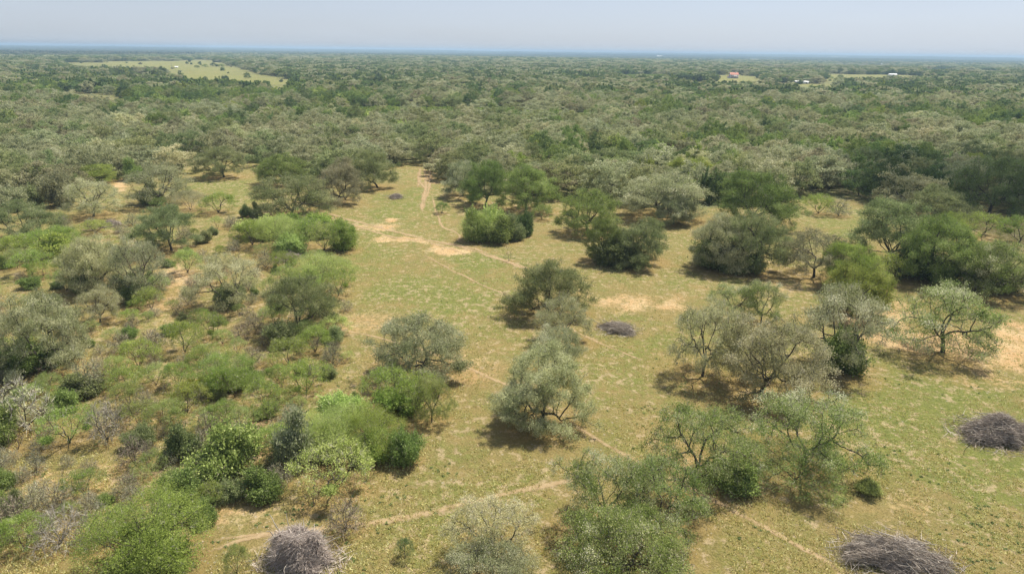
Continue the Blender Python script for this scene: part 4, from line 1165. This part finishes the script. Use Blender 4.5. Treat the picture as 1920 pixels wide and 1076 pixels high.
# ------------------------------------------------------------------ brush piles
def brush_pile(name, cx, cy, x0, x1, y0, label, seed, H, ang, n, straight=1.0, mat='brush', bark='bark_brown'):
    r = np.random.default_rng(seed)
    b = G(cx, cy); dep = P(*b)[2]
    H = H * .78
    L_ = (x1 - x0) / F * dep / 2; th = math.asin(-ray(cx, cy)[2])
    Wd = max(.8, ((cy - y0) * 2 / F * dep - H * cos(th)) / sin(th) / 2)
    e = bpy.data.objects.new('brush_pile', None); sc.collection.objects.link(e)
    e.location = (b[0], b[1], float(hgt(b[0], b[1]))); tag(e, label, 'brush pile', 'heaps of cut brush')
    g = Geo()
    n = n * 2
    u = r.normal(0, .36, n); v = r.normal(0, .36, n); k = (u ** 2 + v ** 2 < .95); u = u[k]; v = v[k]; n = len(u)
    au = np.arctan2(v, u); lob = 1 + .22 * np.sin(au * 2 + seed) + .16 * np.sin(au * 5 + seed * 2) + .10 * np.sin(au * 9 + seed)
    u = u * lob / 1.22; v = v * lob / 1.22
    top = H * np.sqrt(np.clip(1 - (u ** 2 + v ** 2) / lob ** 2 * 1.49, 0, 1)) * (.25 + 1.25 * vnoise(u * 9 + 20, v * 9 + 20, 2.2, seed))
    z = top * r.uniform(0, 1, n) ** .35
    ca, sa = cos(ang), sin(ang)
    X = u * L_; Y = v * Wd
    fl = unit(np.stack([np.full(n, ca), np.full(n, sa), np.zeros(n)], 1) + r.normal(0, .5 / straight, (n, 3)) * [1, 1, .5])
    slope = np.stack([u * 0, u * 0, -(u * ca + v * sa) * .55 * np.ones(n)], 1)
    D = unit(fl + slope) * np.where(r.uniform(size=n) < .5, 1, -1)[:, None]
    C = np.stack([X, Y, z + r.exponential(.12, n) * (r.uniform(size=n) < .25)], 1) - D * .5
    twig_tris(g, r, C, D, 1.5, .035, 0)
    twig_tris(g, r, C[: n // 2], D[: n // 2] + r.normal(0, .35, (n // 2, 3)), 1.0, .022, 0)
    ns = n // 30; a_ = r.uniform(0, 6.28, ns); rr2 = r.uniform(.75, 1.28, ns)      # loose sticks spilled round the heap
    S = np.stack([np.cos(a_) * rr2 * L_, np.sin(a_) * rr2 * Wd, r.uniform(.03, .35, ns)], 1)
    twig_tris(g, r, S, r.normal(0, 1, (ns, 3)) * [1, 1, .35], 1.3, .045, 0)
    tag(link('twigs', g.mesh('brush_twigs', [M[mat]]), parent=e), kind='stuff')
    nb = max(6, n // 600)
    for q in range(nb):
        p = C[r.integers(n)] + [0, 0, .1]; d = D[r.integers(n)]
        pp = [p]
        for s in range(6): d = unit(d + r.normal(0, .12, 3) * [1, 1, .5]); pp.append(pp[-1] + d * r.uniform(.3, .55))
        pp = np.array(pp); pp[:, 2] = np.clip(pp[:, 2], .05, H * 1.25)
        w = Geo(); tubes(w, pp, np.array([-1, 0, 1, 2, 3, 4, 5]), np.linspace(.05, .02, 7), 0, 5)
        link('branch', w.mesh('brush_branch', [M['bark_pale']], True), parent=e)
brush_pile('a', 1866, 818, 1800, 1940, 780, 'big grey heap of cut brush with green weeds at the frame edge', 1, 2.2, -.45, 9000)
brush_pile('b', 1676, 1048, 1582, 1778, 998, 'long grey brush heap with bleached branches near the dirt trail', 2, 1.7, -.5, 11000, 1.3)
brush_pile('c', 1158, 619, 1124, 1194, 601, 'small oval brush heap beside the tan clearing', 3, 1.1, -.35, 5000, 1.6)
brush_pile('d', 563, 1052, 490, 636, 1004, 'brown heap of tangled dead brush below the dirt footpath', 4, 3.2, .9, 10000, .35, 'mauve')
brush_pile('e', 742, 371, 728, 758, 365, 'tiny brush heap at the top of the meadow', 5, 1.0, 0, 1600)
brush_pile('f', 540, 487, 505, 572, 474, 'dark heap of fallen limbs below the green mesquite row', 6, 1.2, -.2, 1500, .7, 'brush')
brush_pile('g', 205, 424, 188, 230, 414, 'grey fallen limbs beside the dome shaped oak', 7, 1.1, .2, 1500, .7)

# ------------------------------------------------------------------ farm buildings, sheds, poles
def box(g, x0, x1, y0, y1, z0, z1):
    V = [(x, y, z) for z in (z0, z1) for x, y in ((x0, y0), (x1, y0), (x1, y1), (x0, y1))]
    Q = [(0, 1, 5, 4), (1, 2, 6, 5), (2, 3, 7, 6), (3, 0, 4, 7), (4, 5, 6, 7), (3, 2, 1, 0)]
    T = [t for q in Q for t in ((q[0], q[1], q[2]), (q[0], q[2], q[3]))]
    g.add(np.array(V), np.array(T))
def gable(g, x0, x1, y0, y1, z0, z1, ov=.5, th=.18, along='x'):
    """thick two-plane roof"""
    if along == 'x':
        ym = (y0 + y1) / 2; A = [(x0 - ov, y0 - ov, z0), (x0 - ov, ym, z1), (x0 - ov, y1 + ov, z0)]; d = (x1 - x0 + 2 * ov, 0, 0)
    else:
        xm = (x0 + x1) / 2; A = [(x0 - ov, y0 - ov, z0), (xm, y0 - ov, z1), (x1 + ov, y0 - ov, z0)]; d = (0, y1 - y0 + 2 * ov, 0)
    A = np.array(A, float); B = A + d; lo = [0, 0, -th]
    V = np.concatenate([A, B, A + lo, B + lo])
    Q = [(0, 1, 4, 3), (1, 2, 5, 4), (6, 7, 10, 9), (7, 8, 11, 10), (0, 3, 9, 6), (2, 5, 11, 8), (0, 1, 7, 6), (1, 2, 8, 7), (3, 4, 10, 9), (4, 5, 11, 10)]
    T = [t for q in Q for t in ((q[0], q[1], q[2]), (q[0], q[2], q[3]))]
    g.add(V, np.array(T))
def gable_wall(g, x0, x1, y0, y1, z0, z1, along='x'):
    if along == 'x': V = [(x0, y0, z0), (x0, y1, z0), (x0, (y0 + y1) / 2, z1), (x1, y0, z0), (x1, y1, z0), (x1, (y0 + y1) / 2, z1)]
    else: V = [(x0, y0, z0), (x1, y0, z0), ((x0 + x1) / 2, y0, z1), (x0, y1, z0), (x1, y1, z0), ((x0 + x1) / 2, y1, z1)]
    g.add(np.array(V), np.array([(0, 1, 2), (3, 5, 4), (0, 3, 1), (1, 3, 4), (0, 2, 3), (2, 5, 3), (1, 4, 2), (2, 4, 5)]))
M['white_wall'] = simple_mat('white_boards', (0.66, 0.66, 0.64), (0.80, 0.80, 0.78), 1.5)
M['red_roof'] = simple_mat('red_metal_roof', (0.30, 0.10, 0.07), (0.48, 0.24, 0.18), .8)
M['metal_roof'] = simple_mat('white_metal_roof', (0.70, 0.71, 0.72), (0.85, 0.85, 0.85), 1.0, .5)
M['dark_wall'] = simple_mat('dark_boards', (0.05, 0.045, 0.04), (0.12, 0.11, 0.10), 2)
M['glass'] = simple_mat('window_glass', (0.04, 0.05, 0.06), (0.07, 0.08, 0.09), 2, .2)
M['pole'] = simple_mat('weathered_pole', (0.08, 0.06, 0.045), (0.15, 0.12, 0.09), 2)

def house():
    b = G(1377, 147.5)
    e = bpy.data.objects.new('farmhouse', None); sc.collection.objects.link(e); e.location = tuple(b); e.rotation_euler = (0, 0, .15)
    tag(e, 'white two storey farmhouse with a red metal roof in the far clearing', 'house')
    g = Geo(); box(g, -7, 7, 0, 8, -.5, 5.6); gable_wall(g, -7, 7, 0, 8, 5.6, 9.2); box(g, -10.5, -7, 1, 6, -.5, 3.0)
    link('wall', g.mesh('house_wall', [M['white_wall']]), parent=e)
    g = Geo(); gable(g, -7, 7, 0, 8, 5.75, 9.5, .7); gable(g, -10.8, -7.1, 1, 6, 3.15, 4.2, .3)
    r = link('roof', g.mesh('house_roof', [M['red_roof']]), parent=e)
    g = Geo(); box(g, 2.4, 3.3, 3.4, 4.2, 8.4, 10.6); link('chimney', g.mesh('chimney', [M['white_wall']]), parent=r)
    g = Geo(); box(g, -6.6, 6.6, -2.6, -.02, 2.7, 2.9); link('porch_roof', g.mesh('porch_roof', [M['red_roof']]), parent=e)
    for k in range(5):
        g = Geo(); box(g, -6.4 + k * 3.15, -6.2 + k * 3.15, -2.5, -2.3, -.3, 2.7); link('porch_post', g.mesh('porch_post', [M['white_wall']]), parent=e)
    g = Geo(); box(g, -1.0, .1, -.06, -.01, 0, 2.1); link('door', g.mesh('door', [M['dark_wall']]), parent=e)
    for z in (1.0, 3.7):
        for x in (-5.4, -3, 1.8, 4.4):
            g = Geo(); box(g, x, x + 1.1, -.05, -.005, z, z + 1.4); link('window', g.mesh('window', [M['glass']]), parent=e)
house()
def shed(px, py, w, d, h, rh, label, wall='white_wall', rot=0, nm='shed', openf=True):
    b = G(px, py); e = bpy.data.objects.new(nm, None); sc.collection.objects.link(e); e.location = tuple(b); e.rotation_euler = (0, 0, rot)
    tag(e, label, nm)
    g = Geo(); box(g, -w / 2, w / 2, 0, d, -.4, h); gable_wall(g, -w / 2, w / 2, 0, d, h, h + rh * .9)
    link('wall', g.mesh('shed_wall', [M[wall]]), parent=e)
    g = Geo(); gable(g, -w / 2, w / 2, 0, d, h + .12, h + rh, .4); link('roof', g.mesh('shed_roof', [M['metal_roof']]), parent=e)
    g = Geo(); box(g, -w * .12, w * .12, -.05, -.005, 0, h * .8); link('door', g.mesh('shed_door', [M['dark_wall']]), parent=e)
shed(1498, 157.5, 11, 6, 3.2, 1.0, 'dark walled shed with a pale roof left of its white neighbour', 'dark_wall', .1)
shed(1512, 158, 7, 5, 3.2, 1.0, 'small white shed right of the dark walled shed', 'white_wall', .1)
shed(1675, 143.0, 15, 8, 3.0, 1.6, 'long white shed with a bright metal roof on the right field', 'white_wall', 0)
shed(172, 131.2, 17, 9, 2.6, 1.6, 'white roofed shed beside the left green field', 'dark_wall', .1)
shed(1467, 119.5, 24, 12, 4, 4, 'tiny far pale barn above the farmhouse field', 'white_wall', .2, 'barn')
shed(1658, 122.5, 26, 12, 4, 4, 'tiny far pale barn above the long white shed', 'white_wall', -.2, 'barn')
shed(1237, 106.5, 50, 20, 6, 6, 'faint white barn beside the mast on the horizon', 'white_wall', 0, 'barn')
shed(331, 127.5, 6, 4, 2, 1, 'very small white hut in the left green field', 'white_wall', .4, 'hut')
def pole(px, py, h, label):
    b = G(px, py); e = bpy.data.objects.new('utility_pole', None); sc.collection.objects.link(e); e.location = tuple(b)
    tag(e, label, 'utility pole', 'poles along the field road')
    w = Geo(); tubes(w, np.array([[0, 0, -.5], [0, 0, h]]), np.array([-1, 0]), np.array([.24, .17]), 0, 6); link('post', w.mesh('post', [M['pole']], True), parent=e)
    g = Geo(); box(g, -1.3, 1.3, -.1, .1, h - .9, h - .65); link('crossarm', g.mesh('crossarm', [M['pole']]), parent=e)
for i, (a, b_) in enumerate([(185, 132), (210, 133), (322, 128), (222, 134)]):
    pole(a, b_, 9.5, ['pole just right of the white roofed shed', 'second pole right of the white roofed shed', 'tall pole by the very small white hut', 'third pole right of the white roofed shed'][i])
def mast():
    b = G(1234, 106); e = bpy.data.objects.new('radio_mast', None); sc.collection.objects.link(e); e.location = tuple(b); tag(e, 'thin lattice mast standing on the hazy horizon', 'mast')
    w = Geo(); H = 44
    for a in (0, 2.09, 4.19):
        tubes(w, np.array([[1.5 * cos(a), 1.5 * sin(a), -1], [.6 * cos(a), .6 * sin(a), H]]), np.array([-1, 0]), np.array([.5, .4]), 0, 4)
    for z in range(0, H, 5): box(w, -1, 1, -.15, .15, z, z + .3)
    link('lattice', w.mesh('lattice', [M['pole']]), parent=e)
mast()
# lone trees on the left field and beside the sheds
items = []
rf = np.random.default_rng(404); nfb = 0
while nfb < 46:
    a, b_ = rf.uniform(100, 560), rf.uniform(114, 160)
    if rf.uniform() < .5: a, b_ = rf.uniform(1325, 1740), rf.uniform(139, 172)
    if not any(inpoly(np.array([a]), np.array([b_]), f)[0] for f in FIELDS): continue
    b = G(a, b_); R_ = rf.uniform(1.6, 4.6); nfb += 1
    o = link('field_bush', MIDBM[nfb % 2], tuple(b)); o.scale = (R_ / 3.4, R_ / 3.4, R_ * rf.uniform(.9, 1.3) / 4.2); o.rotation_euler = (0, 0, rf.uniform(0, 6))
    cc_ = ['deep', 'green', 'grey'][nfb % 3]; setmat(o, 0, M[cc_]); setmat(o, 1, M['twig'])
    tag(o, 'x', 'bush', 'bushes dotted over the far fields')
    items.append((o, b[0], b[1], ADJ[cc_] + ' field bush'))
MW.extend([(G(338, 148.5)[:2], 'the largest round tree of the left field'), (G(172, 131)[:2], 'the white roofed shed'), (G(1377, 147.5)[:2], 'the red roofed farmhouse'),
           (G(1675, 143)[:2], 'the long white shed'), (G(1505, 158)[:2], 'the pair of sheds'), (G(464, 147.5)[:2], 'the upright tree of the left field')])
auto_labels(items)
for j, (a, b_, wpx, hpx, col) in enumerate([(338, 148.5, 17, 12, 'deep'), (385, 151, 10, 8, 'deep'), (425, 149, 8, 6, 'deep'), (464, 147.5, 15, 12, 'deep'), (310, 157.5, 18, 11, 'deep'), (410, 157, 18, 8, 'green'),
        (1520, 172, 15, 13, 'deep'), (1604, 153.5, 9, 9, 'deep'), (1626, 151, 9, 7, 'green'), (1648, 152, 12, 8, 'grey'), (1636, 154, 8, 6, 'green'), (1478, 172, 38, 18, 'grey'), (196, 130, 16, 9, 'deep'),
        (400, 125, 12, 8, 'deep'), (385, 127, 12, 6, 'green'), (370, 127.5, 12, 5, 'green'), (435, 123, 18, 9, 'deep'), (415, 126, 12, 6, 'green'), (1558, 148, 14, 5, 'green'), (1575, 146, 12, 6, 'deep')]):
    b = G(a, b_); dep = P(*b)[2]
    R_ = wpx / F * dep / 2; H_ = hpx / F * dep * .95
    o = link('oak_tree', MIDM[j % 6], tuple(b)); o.scale = (R_ / 7, R_ / 7, H_ / 8); o.rotation_euler = (0, 0, prng.uniform(0, 6))
    setmat(o, 0, M[col]); setmat(o, 1, M['twig'])
    LL = ['largest round dark tree alone in the left green field', 'small dark tree right of the largest round field tree', 'tiniest dark tree in the middle of the left green field', 'upright dark tree at the right side of the left green field',
          'low dark tree at the near rim of the left green field', 'wide low green tree at the near rim of the left green field', 'round dark tree below the white shed pair', 'dark pointed tree on the right field', 'small green tree on the right field',
          'wider grey tree on the right field', 'lowest green tree on the right field', 'wide grey oak left of the dark walled shed', 'dark tree right beside the white roofed shed', 'tallest tree of the strip on the left field', 'second tree of the strip on the left field',
          'low end tree of the strip on the left field', 'rounded tree past the strip on the left field', 'small green tree filling the strip on the left field', 'flat green tree at the left of the right field', 'dark tree at the left of the right field'][j]
    tag(o, LL, 'tree', 'lone trees on the open fields')

# ------------------------------------------------------------------ small clouds overhead, out of the frame, shading parts of the land
M['cloud'], nt, N, L = nodes_of('thin_cloud')
a_, b_, c_, o_ = N('ShaderNodeBsdfTransparent'), N('ShaderNodeBsdfDiffuse'), N('ShaderNodeMixShader'), N('ShaderNodeOutputMaterial')
b_.inputs[0].default_value = (.85, .85, .86, 1); c_.inputs[0].default_value = .42
L(a_.outputs[0], c_.inputs[1]); L(b_.outputs[0], c_.inputs[2]); L(c_.outputs[0], o_.inputs[0])
def cloud(name, px, py, alt, rx, ry, seed):
    r = np.random.default_rng(seed); b = G(px, py); g = Geo()
    nu, nv = 40, 20
    U, W = np.meshgrid(np.linspace(0, 2 * pi, nu, endpoint=False), np.linspace(0.02, pi - .02, nv))
    lump = 1 + .35 * vnoise(U * 3 + 40 + 6 * np.cos(U), W * 4 + 40, 1.3, seed) - .15
    V = np.stack([rx * lump * np.sin(W) * np.cos(U), ry * lump * np.sin(W) * np.sin(U), .18 * min(rx, ry) * lump * np.cos(W)], -1).reshape(-1, 3)
    i = np.arange(nv - 1)[:, None] * nu; j = np.arange(nu)[None]; j2 = (j + 1) % nu
    T = np.stack([i + j, i + j2, i + nu + j2, i + nu + j], -1).reshape(-1, 4)
    off = Vector(sdir) * (alt / sdir.z)
    tag(link('cloud', mk_mesh('cloud', V, T, [M['cloud']], smooth=True), (b[0] + off.x, b[1] + off.y, off.z)), None, None, None, 'structure')
cloud('a', 1925, 385, 420, 46, 60, 3)
cloud('b', 1150, 103, 2200, 1500, 900, 4)
cloud('c', 20, 101, 2200, 700, 1100, 5)
# ------------------------------------------------------------------ haze
def haze():
    g = Geo(); box(g, -14900, 14900, -3300, 14900, -14, 62)
    m, nt, N, L = nodes_of('haze_air')
    pv = N('ShaderNodeVolumePrincipled'); pv.inputs['Color'].default_value = (.50, .71, .93, 1); pv.inputs['Density'].default_value = 0.00013
    pv.inputs['Anisotropy'].default_value = 0.0
    o = N('ShaderNodeOutputMaterial'); L(pv.outputs[0], o.inputs['Volume'])
    ob = link('haze', g.mesh('haze', [m])); tag(ob, None, None, None, 'stuff')
haze()
